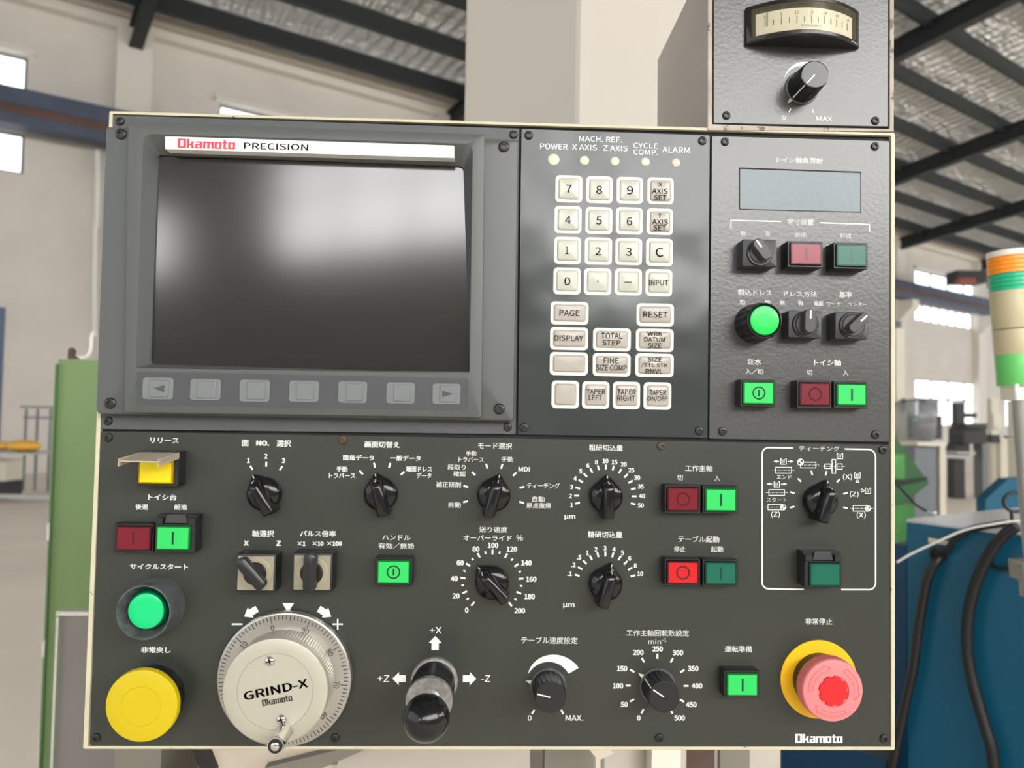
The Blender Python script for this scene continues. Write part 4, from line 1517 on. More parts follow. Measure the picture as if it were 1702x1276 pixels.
def stone(cx, cy):                      # grinding wheel mark: open-topped box with squiggles
    g.line(cx - 4.6, cy - 4.6, cx - 4.6, cy + 5, 1).line(cx + 4.6, cy - 4.6, cx + 4.6, cy + 5, 1).line(cx - 5, cy + 4.8, cx + 5, cy + 4.8, 1)
    g.line(cx - 4.6, cy - 4.6, cx - 2.8, cy - 3.2, 0.9).line(cx + 4.6, cy - 4.6, cx + 2.8, cy - 3.2, 0.9)
    for e in (-1.8, 1.0):
        g.line(cx + e + 1.6, cy - 3, cx + e - 0.4, cy - 0.6, 0.8).line(cx + e - 0.4, cy - 0.6, cx + e + 0.8, cy + 0.6, 0.8).line(cx + e + 0.8, cy + 0.6, cx + e - 1, cy + 3, 0.8)


def arrow(x0, x1, y):
    s_ = 1 if x1 > x0 else -1
    g.line(x0, y, x1, y, 1).poly([(x1 + 2 * s_, y), (x1 - 4 * s_, y - 2.2), (x1 - 4 * s_, y + 2.2)])


def target(cx, cy, r_=4.5):
    g.circle(cx, cy, r_, 1.1).line(cx - r_, cy, cx + r_, cy, 0.8).line(cx, cy - r_, cx, cy + r_, 0.8)
    for a_ in (90, 270):
        c = g.q(cx, cy)
        g.m.ring_flat(0, r_ * S, c[2], a_, a_ + 90, 8, c[0], c[1])


stone(1302.2, 766.5)
arrow(1295, 1287.5, 766.5)
arrow(1309, 1317, 766.6)
rect(1289, 776.4, 1315.4, 786.2)
dashes(1284, 1321, 781)
stone(1291, 804.4)
arrow(1283.5, 1276, 804)
arrow(1298, 1306, 804.2)
rect(1277.9, 813.7, 1303.8, 823)
dashes(1272.6, 1309, 818.4)
rect(1276.3, 838, 1299, 847)
dashes(1271, 1311, 842.6)
target(1301.6, 842.8)
rect(1330.6, 767.8, 1356, 777.4)
dashes(1326, 1361, 772.5)
target(1330.6, 767.6, 5)
rect(1370.3, 771, 1381, 778.4)
rect(1382.8, 763.4, 1388.7, 786.4)
rect(1391, 770.6, 1399.6, 779.6)
dashes(1368, 1404, 774.8)
stone(1395.9, 757.4)
stone(1425, 789.3)
for tri in (((1425, 796.6), (1422.2, 801.2), (1427.8, 801.2)), ((1436.6, 815), (1431.4, 812), (1431.4, 818))):
    for k in range(3):
        p_, q_ = tri[k], tri[(k + 1) % 3]
        g.line(*p_, *q_, 0.9)
stone(1442.5, 815)
rect(1418, 839.8, 1441, 849.2)
dashes(1413, 1453, 844.6)
target(1442.8, 844.8)
g.build('printed_legend', 'white printed teaching frame with workpiece symbols')

# handwheel and joystick printing
g = Leg(lp)
g.poly([(469.4, 1002), (488.6, 1002), (478.6, 1018)])


def fat_arrow(tip, ang, L_, hw, sw, hl):
    """printed block arrow; ang clockwise from up is the way it points"""
    c = g.q(*tip)
    sx, sy = math.sin(R(ang)), math.cos(R(ang))
    nx, ny = sy, -sx

    def P_(l, o):
        return (c[0] + (-sx * l + nx * o) * S, c[1] + (-sy * l + ny * o) * S, c[2])
    g.m.face([P_(0, 0), P_(hl, hw), P_(hl, -hw)])
    g.m.face([P_(hl, sw), P_(hl, -sw), P_(L_, -sw), P_(L_, sw)])


g.build('index_mark', 'white printed triangle over the handwheel dial')
g = Leg(lp)
fat_arrow((406, 1024.3), -122, 24, 9.5, 5.4, 12)
g.build('turn_arrow', 'white printed arrow left of the dial')
g = Leg(lp)
fat_arrow((550.5, 1024.6), 122, 24, 9.5, 5.4, 12)
g.build('turn_arrow', 'white printed arrow right of the dial')
g = Leg(lp)
g.line(385.5, 1037, 403.3, 1037, 2.6)
g.build('minus_sign', 'white printed minus sign')
g = Leg(lp)
g.line(552.6, 1037, 570, 1037, 2.4).line(561.3, 1028.4, 561.3, 1045.8, 2.4)
g.build('plus_sign', 'white printed plus sign')
g = Leg(lp)
fat_arrow((723.6, 1056.7), 0, 22.5, 10.6, 5.8, 11)
g.build('axis_arrow', 'white printed arrow pointing up')
g = Leg(lp)
fat_arrow((652.3, 1127.4), -90, 21.5, 10.6, 5.6, 10.5)
g.build('axis_arrow', 'white printed arrow pointing left')
g = Leg(lp)
fat_arrow((791.6, 1127.6), 90, 21.8, 10.6, 5.6, 10.5)
g.build('axis_arrow', 'white printed arrow pointing right')
g = Leg(lp)
for s_, q_, w_ in (('+X', (713.8, 1041.6, 734, 1052.2), 'up'), ('+Z', (627.3, 1121.7, 647, 1132.8), 'left'), ('-Z', (799.7, 1121.9, 814.8, 1132.8), 'right')):
    g = Leg(lp)
    g.t(s_, *q_, 0.0)
    g.build('axis_name', 'white axis name beside the %s arrow' % w_)
# ------------------------------------------------------------------ controls
def part(m, name, material, root, smooth=35, label=None, solid=True):
    o = m.build(name, material, root, smooth=smooth, solid=solid)
    if label:
        o['label'] = label
    return o


LENS = {'green_on': ('lens_green_lit_edge', 'lens_green_lit'), 'green_off': ('lens_green_off_edge', 'lens_green_off'), 'red_on': ('lens_red_edge', 'lens_red_lit'),
        'red_off': ('lens_red_edge', 'lens_red_off'), 'red_sheen': ('lens_red_edge', 'lens_red_pale'), 'yellow': ('lens_yellow_edge', 'lens_yellow_lit')}


def push_button(label, rect, tone, symbol, d=11.0, margin=(5.5, 5.5, 5.5, 5.5), guard=None, group='square illuminated push buttons'):
    """rect: lens face in pixels; d: height in mm; margin: housing left, right, top, bottom"""
    x0, y0, x1, y1 = rect
    D = d / 1000
    k = (DC - D) / DC
    c = at((x0 + x1) / 2, (y0 + y1) / 2, D)
    w_, h_ = (x1 - x0) * k, (y1 - y0) * k
    t = device('push_button', label, 'button', (c.x, -0.0002, c.z), 0, group)
    l, r_, tp, bt = margin
    hx, hy = (r_ - l) / 2, (tp - bt) / 2
    W_, H_ = w_ + l + r_, h_ + tp + bt
    zd = D / S
    m = M(S)
    hz = zd - 4.5
    inner = rr(w_ + 5, h_ + 5, 2, hz)
    m.loft([rr(W_, H_, 2.5, 0, hx, hy), rr(W_, H_, 2.5, hz - 1.5, hx, hy), rr(W_ - 1.6, H_ - 1.6, 2, hz, hx, hy), inner, rr(w_ + 5, h_ + 5, 2, hz - 6)])
    part(m, 'housing', 'housing_black', t)
    edge, face = LENS[tone]
    m = M(S)
    m.loft([rr(w_ + 3.4, h_ + 3.4, 2, hz - 6), rr(w_ + 3.4, h_ + 3.4, 2, zd - 1.6), rr(w_ + 1.6, h_ + 1.6, 1.6, zd - 0.4), rr(w_ - 0.4, h_ - 0.4, 1, zd - 0.4), rr(w_ - 1, h_ - 1, 1, zd - 1.0)])
    le = part(m, 'lens', edge, t)
    m = M(S)
    m.loft([rr(w_ - 1.6, h_ - 1.6, 1, zd - 1.6), rr(w_ - 1.6, h_ - 1.6, 1, zd - 0.4)])
    part(m, 'lit_face' if 'on' in tone or tone == 'yellow' else 'colour_face', face, le)
    m = M(S)
    z = zd - 0.25
    sm = 'ink_black'
    if symbol in ('I', '(I)'):
        hh = 10 if symbol == 'I' else 5.4
        m.bar(0, -hh, 0, hh, 3.0 if symbol == 'I' else 2.6, z)
    if symbol == '(I)':
        m.ring_flat(8.6, 10.8, z, n=36)
    if symbol == 'O':
        m.ring_flat(8.8, 11.2, z, n=36)
    if symbol:
        part(m, 'symbol', 'gap_black' if 'on' in tone else edge, le, 0, 'dark symbol on the lens', solid=False)
    if guard == 'hinge':
        m = M(S)
        y0_ = h_ / 2 + tp
        gx = hx
        m.box(gx - W_ / 2, gx + W_ / 2, y0_ - 1, y0_ + 13, 0, hz - 6)
        m.box(gx - W_ / 2 + 1, gx - W_ / 2 + 12, y0_, y0_ + 9, hz - 6, hz + 2)
        m.box(gx + W_ / 2 - 12, gx + W_ / 2 - 1, y0_, y0_ + 9, hz - 6, hz + 2)
        part(m, 'guard_hinge', 'housing_black', t)
        m = M(S)
        m.prism([(gx - W_ / 2 + 14, y0_ + 1), (gx + W_ / 2 - 14, y0_ + 1), (gx + W_ / 2 - 18, y0_ + 14), (gx - W_ / 2 + 18, y0_ + 14)], hz - 5, hz - 1)
        part(m, 'guard_tab', 'knob_grey', t)
    if guard == 'open_lid':
        m = M(S)
        y0_ = h_ / 2 + tp
        m.box(hx - W_ / 2, hx + W_ / 2, y0_ - 1, y0_ + 12, 0, hz - 4)
        part(m, 'guard_hinge', 'housing_black', t)
        m = M(S)
        m.loft([rr(W_ - 2, 2, 0.8, hz - 4, hx, y0_ + 9), rr(W_ - 2, 2, 0.8, zd + 64, hx + 1, y0_ - 4 + 4)])
        m.loft([rr(2, 10, 0.8, hz - 4, hx - W_ / 2 + 2, y0_ + 5), rr(2, 12, 0.8, zd + 64, hx - W_ / 2 + 3, y0_ - 2)])
        m.loft([rr(2, 10, 0.8, hz - 4, hx + W_ / 2 - 2, y0_ + 5), rr(2, 12, 0.8, zd + 64, hx + W_ / 2 - 3, y0_ - 2)])
        part(m, 'clear_lid', 'clear_plastic', t, label='clear flip-up lid swung open')
        m = M(S)
        m.box(hx + W_ / 2 - 20, hx + W_ / 2 - 8, y0_ - 2, y0_ + 5, hz - 4, hz + 6)
        part(m, 'latch', 'black_plastic', t)
    return t


push_button('yellow lit square button with a clear lid swung open, at the upper left', (232.3, 768, 284.5, 801.7), 'yellow', None, 13, (5, 9, 5, 6), 'open_lid')
push_button('dark red button with an upright stroke under the yellow square button', (195, 877, 247.8, 912.5), 'red_off', 'I', 10, (6, 5, 6, 5))
push_button('lit green button with a black hinged guard at the lower left', (261.7, 876.5, 312.8, 912), 'green_on', 'I', 13, (5, 9, 5, 6), 'hinge')
push_button('lit green on-off button in the middle between lever selector and override knob', (628.7, 933.2, 679.3, 967.9), 'green_on', '(I)', 11, (5.5, 5.5, 5.5, 5.5))
push_button('dark red button with ring symbol left of the lit green one, upper pair', (1110.6, 811.5, 1160.5, 847.6), 'red_off', 'O')
push_button('lit green button with upright stroke in the upper pair beside the teaching frame', (1173.8, 813.2, 1223.1, 848.2), 'green_on', 'I')
push_button('bright red lit button with ring symbol in the lower pair', (1110.6, 934.5, 1160, 968.7), 'red_on', 'O')
push_button('dark green unlit button with stroke beside the bright red lit one', (1173.8, 935.8, 1223, 969.7), 'green_off', 'I')
push_button('small lit green button left of the emergency stop', (1209.8, 1121.3, 1258.8, 1155), 'green_on', 'I')
push_button('dark green button with hinged guard inside the white teaching frame', (1347.2, 937.3, 1396.6, 972.4), 'green_off', None, 13, (9, 5, 5, 5), 'hinge')
push_button('pinkish red square button below the display window', (1315, 404.8, 1365.6, 438.6), 'red_sheen', 'I', 13)
push_button('teal green square button below the display window right end', (1391.6, 407, 1440.5, 441.2), 'green_off', 'I', 13)
push_button('lit green on-off button at lower left of the side panel', (1236.5, 635.5, 1286.3, 670.6), 'green_on', '(I)', 12)
push_button('dark red button with ring in the lowest pair of the side panel', (1330.8, 637, 1379.5, 672.8), 'red_off', 'O', 12)
push_button('lit green button at the lower right corner of the side panel', (1392, 638.8, 1440, 672.8), 'green_on', 'I', 12)


def bar_knob(label, px, py, ang, mark=True):
    """black pointer knob with a raised grip bar; ang clockwise from up"""
    p = at(px, py)
    t = device('rotary_knob', label, 'knob', (p.x, -0.0002, p.z), -ang, 'black rotary bar knobs')

    def outline(sc, z, rad_=27.5, tip=37.0):
        th = math.acos(rad_ / tip)
        pts = []
        for k in range(72):
            a_ = 2 * math.pi * k / 72
            da = abs((a_ - math.pi / 2 + math.pi) % (2 * math.pi) - math.pi)
            r_ = rad_ / math.cos(th - da) if da < th else rad_
            r_ = min(r_, tip * 0.975)
            pts.append((r_ * sc * math.cos(a_), r_ * sc * math.sin(a_), z))
        return pts
    m = M(S)
    m.loft([outline(1.0, 0), outline(1.0, 9), outline(0.97, 12), outline(0.88, 15, 27.5, 34), outline(0.72, 18, 27.5, 31), outline(0.5, 20, 27.5, 28.5)])
    part(m, 'skirt', 'black_gloss', t, 50)

    def stad(hw0, hw1, y0, y1, z, n=8):
        pts = []
        for k in range(n + 1):
            a_ = math.pi * k / n
            pts.append((hw0 * math.cos(a_), y1 - hw0 * 0.55 + hw0 * 0.55 * math.sin(a_), z))
        for k in range(n + 1):
            a_ = math.pi + math.pi * k / n
            pts.append((hw1 * math.cos(a_), y0 + hw1 * 0.3 + hw1 * 0.3 * math.sin(a_), z))
        return pts
    m = M(S)
    m.loft([stad(10, 11.5, -35, 27, 2), stad(9.6, 11, -35, 26, 20), stad(9, 10, -34.5, 24, 32), stad(7.6, 8.6, -33.5, 21, 37.5), stad(5.4, 6.2, -32, 17, 40), stad(2.5, 3, -28, 12, 40.8)])
    part(m, 'grip_bar', 'black_gloss', t, 45)
    if mark:
        m = M(S)
        m.box(-0.8, 0.8, 28.5, 34.5, 11.5, 14.4)
        m.loft([[(-0.7, 25.6, 22), (0.7, 25.6, 22), (0.7, 26.4, 22), (-0.7, 26.4, 22)], [(-0.7, 22.6, 35.5), (0.7, 22.6, 35.5), (0.7, 24, 35.5), (-0.7, 24, 35.5)]])
        part(m, 'pointer_line', 'pointer_cream', t, 0)
    return t


bar_knob('black bar knob below the scale 1 to 3, set to 1', 441.2, 820, -30)
bar_knob('black bar knob of the four-way selector, second from the left', 634, 820, -15)
bar_knob('black bar knob in the middle of the eight-way mode scale', 820.7, 821.5, 15)
bar_knob('black bar knob on the 1 to 50 scale, pointing straight up', 1006.3, 824, 1)
bar_knob('black bar knob on the 0 to 200 percent scale, turned to upper left', 817.7, 966, -42)
bar_knob('black bar knob on the .1 to 10 scale, set to 4', 1005.5, 968.8, 15)
bar_knob('black bar knob inside the white teaching frame', 1361, 831, 15)


def pot_knob(label, px, py, ang, h=50, gloss='black_plastic', line_on_body=True, sr=30.0, br=27.0, tr=25.2):
    p = at(px, py)
    t = device('speed_knob', label, 'knob', (p.x, -0.0002, p.z), -ang, 'fluted speed knobs')
    m = M(S)
    m.lathe([(sr, 0), (sr, 3.2), (sr - 1.2, 4.4), (br, 4.6)], 48)
    part(m, 'skirt_ring', 'shroud_grey', t)
    m = M(S)

    def flute(r_, z, amp):
        return [((r_ - amp * (0.5 + 0.5 * math.cos(20 * 2 * math.pi * k / 120))) * math.cos(2 * math.pi * k / 120), (r_ - amp * (0.5 + 0.5 * math.cos(20 * 2 * math.pi * k / 120))) * math.sin(2 * math.pi * k / 120), z) for k in range(120)]
    m.loft([flute(br, 4.4, 0.4), flute(br, 7, 1.6), flute(tr + 0.6, h - 4, 1.5), flute(tr, h - 2, 0.4), flute(tr - 0.6, h - 0.4, 0.0), flute(tr - 2, h, 0)])
    part(m, 'body', gloss, t, 40)
    m = M(S)
    m.loft([circ(tr - 2.2, h - 0.5, 48), circ(tr - 2.2, h + 0.3, 48)])
    part(m, 'cap', gloss, t, 30)
    m = M(S)
    m.bar(0, 1, 0, tr - 3.5, 1.9, h + 0.55)
    if line_on_body:
        m.loft([[(-0.8, br - 0.8, 7), (0.8, br - 0.8, 7), (0.8, br + 0.1, 7), (-0.8, br + 0.1, 7)], [(-0.8, tr - 0.6, h - 2), (0.8, tr - 0.6, h - 2), (0.8, tr + 0.3, h - 2), (-0.8, tr + 0.3, h - 2)]])
    part(m, 'pointer_line', 'ink_white', t, 0)
    m = M(S)
    m.prism([(-4.2, sr - 3), (4.2, sr - 3), (0, sr + 8.5)], 1.2, 3.6)
    part(m, 'pointer', 'pointer_cream', t, 0)
    return t


pot_knob('fluted black knob under the white crescent on the lower panel', 911, 1139.5, -76, 50, line_on_body=False)
pot_knob('fluted black knob on the 0 to 500 speed scale', 1092.2, 1139.2, -57, 50, tr=25.0)


def lever_selector(label, cx, cy, d, hw, hh, ang, style, lever=(32, 10)):
    """cx, cy: centre of the front plate in pixels, d its height in mm, hw x hh half sizes at panel scale"""
    D = d / 1000
    c = at(cx, cy, D)
    t = device('selector_switch', label, 'switch', (c.x, -0.0002, c.z), 0, 'square selector switches')
    z = D / S
    m = M(S)
    m.rbox(hw * 2, hh * 2, 2.5, 0, z, 0, 0, 1.5)
    part(m, 'housing', 'housing_black' if style == 'cream' else 'selector_dark', t)
    if style == 'cream':
        m = M(S)
        m.loft([rr(hw * 2 - 7, hh * 2 - 7, 1.5, z - 1), rr(hw * 2 - 7, hh * 2 - 7, 1.5, z + 0.6)])
        part(m, 'plate', 'selector_plate', t, 30)
        m = M(S)
        m.lathe([(25.5, z + 0.6), (25.5, z + 2.2), (24.2, z + 3), (20, z + 3)], 48)
        part(m, 'ring', 'selector_ring', t, 30)
    else:
        m = M(S)
        m.lathe([(22, z), (22, z + 3), (21, z + 4), (18.5, z + 4), (18, z + 2.5)], 48)
        part(m, 'ring', 'black_plastic', t, 30)
    hub = t
    ro = Matrix.Rotation(R(-ang), 3, 'Z')

    def rot(pts):
        return [tuple(ro @ Vector(p_)) for p_ in pts]

    def stad(hw_, y0, y1, z_, n=8):
        pts = []
        for k in range(n + 1):
            a_ = math.pi * k / n
            pts.append((hw_ * math.cos(a_), y1 - hw_ * 0.8 + hw_ * 0.8 * math.sin(a_), z_))
        for k in range(n + 1):
            a_ = math.pi + math.pi * k / n
            pts.append((hw_ * math.cos(a_), y0 + hw_ * 0.8 + hw_ * 0.8 * math.sin(a_), z_))
        return rot(pts)
    L_, w_ = lever
    m = M(S)
    m.loft([circ(18, z + 0.5), circ(18, z + 5), circ(16.5, z + 6.5)])
    if style == 'cream':
        m.loft([stad(w_ * 0.95, -L_ * 0.78, L_, z + 6), stad(w_, -L_ * 0.8, L_ + 1, z + 16), stad(w_ * 0.9, -L_ * 0.8, L_, z + 21), stad(w_ * 0.5, -L_ * 0.7, L_ - 5, z + 23)])
    else:
        m.loft([stad(w_, -L_ * 0.66, L_ * 0.92, z + 4), stad(w_ * 0.96, -L_ * 0.64, L_ * 0.95, z + 17), stad(w_ * 0.8, -L_ * 0.6, L_ * 0.9, z + 20)])
    part(m, 'lever', 'knob_grey' if style != 'cream' else 'black_plastic', t, 40)
    m = M(S)
    zz = z + (23.4 if style == 'cream' else 20.4)
    if style == 'cream':
        return t
    a_, b_ = rot([(0, L_ * 0.28, zz), (0, L_ * 0.84, zz)])
    m.bar(a_[0], a_[1], b_[0], b_[1], 2.8, zz)
    part(m, 'pointer_line', 'ink_white', t, 0, solid=False)
    return t


lever_selector('square cream-plated selector with its black lever turned to X', 425.2, 952.2, 14, 31.5, 30, -42, 'cream', (33, 9.5))
lever_selector('square cream-plated selector with its black lever upright', 519, 951.2, 14, 32, 30.5, 0, 'cream', (33, 10.5))
lever_selector('black square selector with lever tilted left, under the display window', 1262.5, 420.5, 12, 28.5, 22.5, -38, 'dark', (24, 10))
lever_selector('black square selector with upright lever right of the round green button', 1338, 539, 12, 28, 22.3, 2, 'dark', (25, 10))
lever_selector('black square selector with lever tilted right, at the right panel edge', 1415.5, 541, 12.5, 27.6, 22.4, 47, 'dark', (25, 9))


def round_button(label, bx, by, kind):
    p = at(bx, by)
    t = device('round_button', label, 'button', (p.x, -0.0002, p.z), 0)
    m = M(S)
    if kind == 'shroud':
        m.lathe([(48, 0), (47, 10), (45.5, 22), (43.5, 40), (42.3, 43), (40.8, 43.4), (39.6, 42), (37.5, 30), (33, 22)], 64, cap1=False)
        part(m, 'shroud', 'shroud_grey', t, 40)
        m = M(S)
        m.lathe([(33.4, 21), (31.5, 24), (30.5, 31), (28.5, 33)], 56)
        part(m, 'lens', 'round_green_edge', t)
        m = M(S)
        m.lathe([(27.6, 32.5), (27.4, 33.6), (26, 34.4), (14, 34.8)], 56)
        part(m, 'lit_face', 'round_green', t, 40)
    else:
        def kn(r_, z, amp, n=160):
            return [((r_ - amp * (0.5 + 0.5 * math.cos(16 * 2 * math.pi * k / n))) * math.cos(2 * math.pi * k / n), (r_ - amp * (0.5 + 0.5 * math.cos(16 * 2 * math.pi * k / n))) * math.sin(2 * math.pi * k / n), z) for k in range(n)]
        m.loft([kn(33, 0, 0), kn(33, 6, 0.5), kn(32.5, 10, 2.4), kn(31.2, 40, 2.2), kn(30, 46, 0.8), kn(28.6, 50, 0.2), kn(26.6, 51, 0), kn(25.4, 47, 0)], cap1=False)
        part(m, 'knurled_ring', 'black_plastic', t, 40)
        m = M(S)
        m.lathe([(25.6, 44), (25, 49), (24, 50)], 56)
        part(m, 'lens', 'round_green_edge', t)
        m = M(S)
        m.lathe([(23.6, 49.5), (23.2, 50.8), (22, 51.2), (10, 51.4)], 56)
        part(m, 'lit_face', 'round_green_bright', t, 40)
    return t


round_button('round green button in a dirty grey shroud at the lower left', 258.5, 1006, 'shroud')
round_button('round bright green button with black knurled ring on the side panel', 1252.5, 538.5, 'knurled')

# yellow mushroom reset button
p = at(257.5, 1154)
t = device('mushroom_button', 'big yellow mushroom button at the lower left corner', 'button', (p.x, -0.0002, p.z))
m = M(S)
m.lathe([(48, 0), (48, 14), (46, 18), (34, 20), (34, 34)], 64)
part(m, 'collar', 'black_plastic', t)
m = M(S)
m.lathe([(50, 32), (54, 33.5), (56, 37), (56, 43), (54.6, 46.4), (51, 47.6), (30.8, 48.6), (30.4, 48.1), (29.8, 48.1), (29.4, 48.7), (12, 49)], 80)
part(m, 'mushroom_cap', 'yellow_mushroom', t, 25)

# emergency stop
p = at(1360, 1128)
t = device('emergency_stop', 'pink faded emergency stop button on a round yellow disc', 'emergency stop', (p.x, -0.0002, p.z))
m = M(S)
m.lathe([(64.2, 0), (64.2, 1.6), (63.6, 2.2), (40, 2.3)], 72)
part(m, 'disc', 'yellow_disc', t, 30)
m = M(S)
m.lathe([(44, 2), (44, 12), (42.5, 22), (38, 24), (38, 32)], 64)
part(m, 'collar', 'black_plastic', t)
m = M(S)


def cog(r_, z, amp, n=288):
    return [((r_ - amp * (0.5 + 0.5 * math.cos(72 * 2 * math.pi * k / n))) * math.cos(2 * math.pi * k / n), (r_ - amp * (0.5 + 0.5 * math.cos(72 * 2 * math.pi * k / n))) * math.sin(2 * math.pi * k / n), z) for k in range(n)]


m.loft([cog(44, 28, 0), cog(50, 29.5, 1.8), cog(50.4, 40, 1.8), cog(50, 47, 1.6), cog(49, 50.5, 0), cog(47.6, 53, 0), cog(44, 54, 0), cog(27, 55.2, 0), cog(25.2, 55.2, 0), cog(24.6, 53.5, 0)], cap1=True)
cap = part(m, 'mushroom_cap', 'pink_plastic', t, 35)
m = M(S)
for k in range(3):
    a0 = 110 - 120 * k
    m.ring_flat(33.2, 34.2, 55.05, a0 + 70, a0 + 5, 16)
    m.ring_flat(39.6, 40.6, 54.75, a0 + 70, a0 + 5, 16)
    a1, a2 = R(a0 + 70), R(a0 + 2)
    m.bar(33.7 * math.cos(a1), 33.7 * math.sin(a1), 40.1 * math.cos(a1), 40.1 * math.sin(a1), 1, 55.05)
    for r_ in (30.5, 43.4):
        m.bar(r_ * math.cos(R(a0 + 5)), r_ * math.sin(R(a0 + 5)), 37 * math.cos(R(a0 - 12)), 37 * math.sin(R(a0 - 12)), 1, 55.1)
part(m, 'arrow_marks', 'pink_line', cap, 0, 'curved arrows moulded in the pink cap', solid=False)
m = M(S)
n = 96
prof = []
for z, sc in ((53, 1), (55.4, 1), (56.2, 0.97)):
    prof.append([((23.8 - (2.2 if (k * 8 / n) % 1 < 0.3 else 0)) * sc * math.cos(2 * math.pi * k / n), (23.8 - (2.2 if (k * 8 / n) % 1 < 0.3 else 0)) * sc * math.sin(2 * math.pi * k / n), z) for k in range(n)])
m.loft(prof)
part(m, 'red_center', 'red_center', cap, 20, 'bright red centre insert')

# handwheel
p = at(477.5, 1122)
hw = device('handwheel', 'silver handwheel with graduated dial and crank handle', 'handwheel', (p.x, -0.0002, p.z))
m = M(S)
m.lathe([(104, 0), (106.4, 4), (106.8, 16), (106, 19), (104.4, 20), (102.5, 20.2), (76, 22.5), (60, 22.5)], 120)
dialp = part(m, 'dial', 'alu_dial', hw, 30)
m = M(S)
ZERO = 13.5       # where 0 sits, degrees counter-clockwise from the top
for k in range(100):
    a_ = R(90 + ZERO + 3.6 * k)
    r0 = 90 if k % 10 == 0 else (93.5 if k % 5 == 0 else 95.5)
    m.bar(r0 * math.cos(a_), r0 * math.sin(a_), 102 * math.cos(a_), 102 * math.sin(a_), 1.0, 21.6 if False else 21.4)
part(m, 'graduations', 'ink_black', dialp, 0, 'black graduation ticks around the dial', solid=False)
m = M(S)
for k in range(10):
    a_ = 90 + ZERO + 36 * k
    put_text(m, str(k * 10) if k else '0', 84.5 * math.cos(R(a_)), 84.5 * math.sin(R(a_)), None, 8.4, 22.6, 0.0, a_ - 90)
part(m, 'dial_numbers', 'ink_black', dialp, 0, 'black numbers 0 to 90 around the dial', solid=False)
m = M(S)


def teeth(r_, z, amp, n=480):
    return [((r_ - amp * (0.5 + 0.5 * math.cos(110 * 2 * math.pi * k / n))) * math.cos(2 * math.pi * k / n), (r_ - amp * (0.5 + 0.5 * math.cos(110 * 2 * math.pi * k / n))) * math.sin(2 * math.pi * k / n), z) for k in range(n)]


m.loft([teeth(80, 22, 0), teeth(80, 24, 1.6), teeth(80, 52, 1.6), teeth(79, 54, 0)])
part(m, 'knurled_rim', 'alu', hw, 60)
m = M(S)
m.lathe([(79.5, 54), (80, 55), (80, 68), (79.2, 69.4), (77.8, 70), (58.2, 70), (57.8, 69.2), (57.2, 69.2), (56.8, 70.1), (20, 70.1)], 120)
hub = part(m, 'hub', 'alu_hub', hw, 25)
kz = (DC - 0.028) / DC
cxh = at(458, 1147, 0.028)
PXH = S * kz / S                        # panel-scale factor for pixels seen on the hub face


def on_hub(px, py):
    q_ = at(px, py, 0.0285)
    return ((q_.x - p.x) / S, (q_.z - p.z) / S)


for (sx, sy) in ((448.3, 1098.6), (467.8, 1195.6)):
    x_, y_ = on_hub(sx, sy)
    m = M(S)
    m.lathe([(7.6, 70), (7.4, 71.6), (6, 73.4), (3.6, 74.4), (3.4, 73.2)], 32, x_, y_)
    sc = part(m, 'hub_screw', 'chrome', hw, 40)
    m = M(S)
    m.bar(x_ - 4, y_ - 1.5, x_ + 4, y_ + 1.5, 1.5, 74.7)
    m.bar(x_ - 1.5, y_ + 4, x_ + 1.5, y_ - 4, 1.5, 74.7)
    part(m, 'cross_slot', 'gap_black', sc, 0, solid=False)
m = M(S)
x_, y_ = on_hub(458.3, 1146)
put_text(m, 'GRIND-X', x_, y_, 99, 13.5, 70.5, 0.012, 12.4)
x_, y_ = on_hub(460.5, 1163.6)
put_logo(m, x_, y_, 46, 9.6, 70.5, 11)
part(m, 'lettering', 'ink_black', hub, 0, 'black lettering on the hub face', solid=False)
x_, y_ = on_hub(474.5, 1213)
m = M(S)
m.lathe([(10.5, 70), (11.6, 74), (11.2, 96), (12.4, 118), (12.8, 124), (12, 126)], 40, x_, y_)
hd = part(m, 'crank_handle', 'chrome', hw, 40)
m = M(S)
m.lathe([(10.6, 125.5), (10.6, 126.8), (6, 127.4)], 32, x_, y_)
part(m, 'handle_end', 'black_plastic', hd, 30)
m = M(S)
m.lathe([(6.6, 127), (6.2, 128.6), (4, 130)], 24, x_, y_)
part(m, 'handle_screw', 'chrome', hd, 40)

# joystick
p = at(722, 1130.5)
js = device('joystick', 'black ball joystick lever with white axis arrows around it', 'joystick', (p.x, -0.0002, p.z))
def off(px, py, d):
    q_ = at(px, py, d)
    return Vector(((q_.x - p.x) / S, (q_.z - p.z) / S, d / S))


DISC, BALL = off(713.2, 1164.5, 0.042), off(708.7, 1192.5, 0.066)
tilt = (BALL - DISC).normalized()


def jring(r_, z, n=40):
    """ring around the stick, whose axis runs from the base through the disc to the ball; z is the height above the panel"""
    if z < DISC.z:
        c = DISC * (z / DISC.z)
    else:
        c = DISC + (BALL - DISC) * ((z - DISC.z) / (BALL.z - DISC.z))
    ax_ = Vector((1, 0, -tilt.x / tilt.z)).normalized()
    ay_ = tilt.cross(ax_)
    return [tuple(c + ax_ * (r_ * math.cos(2 * math.pi * k / n)) + ay_ * (r_ * math.sin(2 * math.pi * k / n))) for k in range(n)]


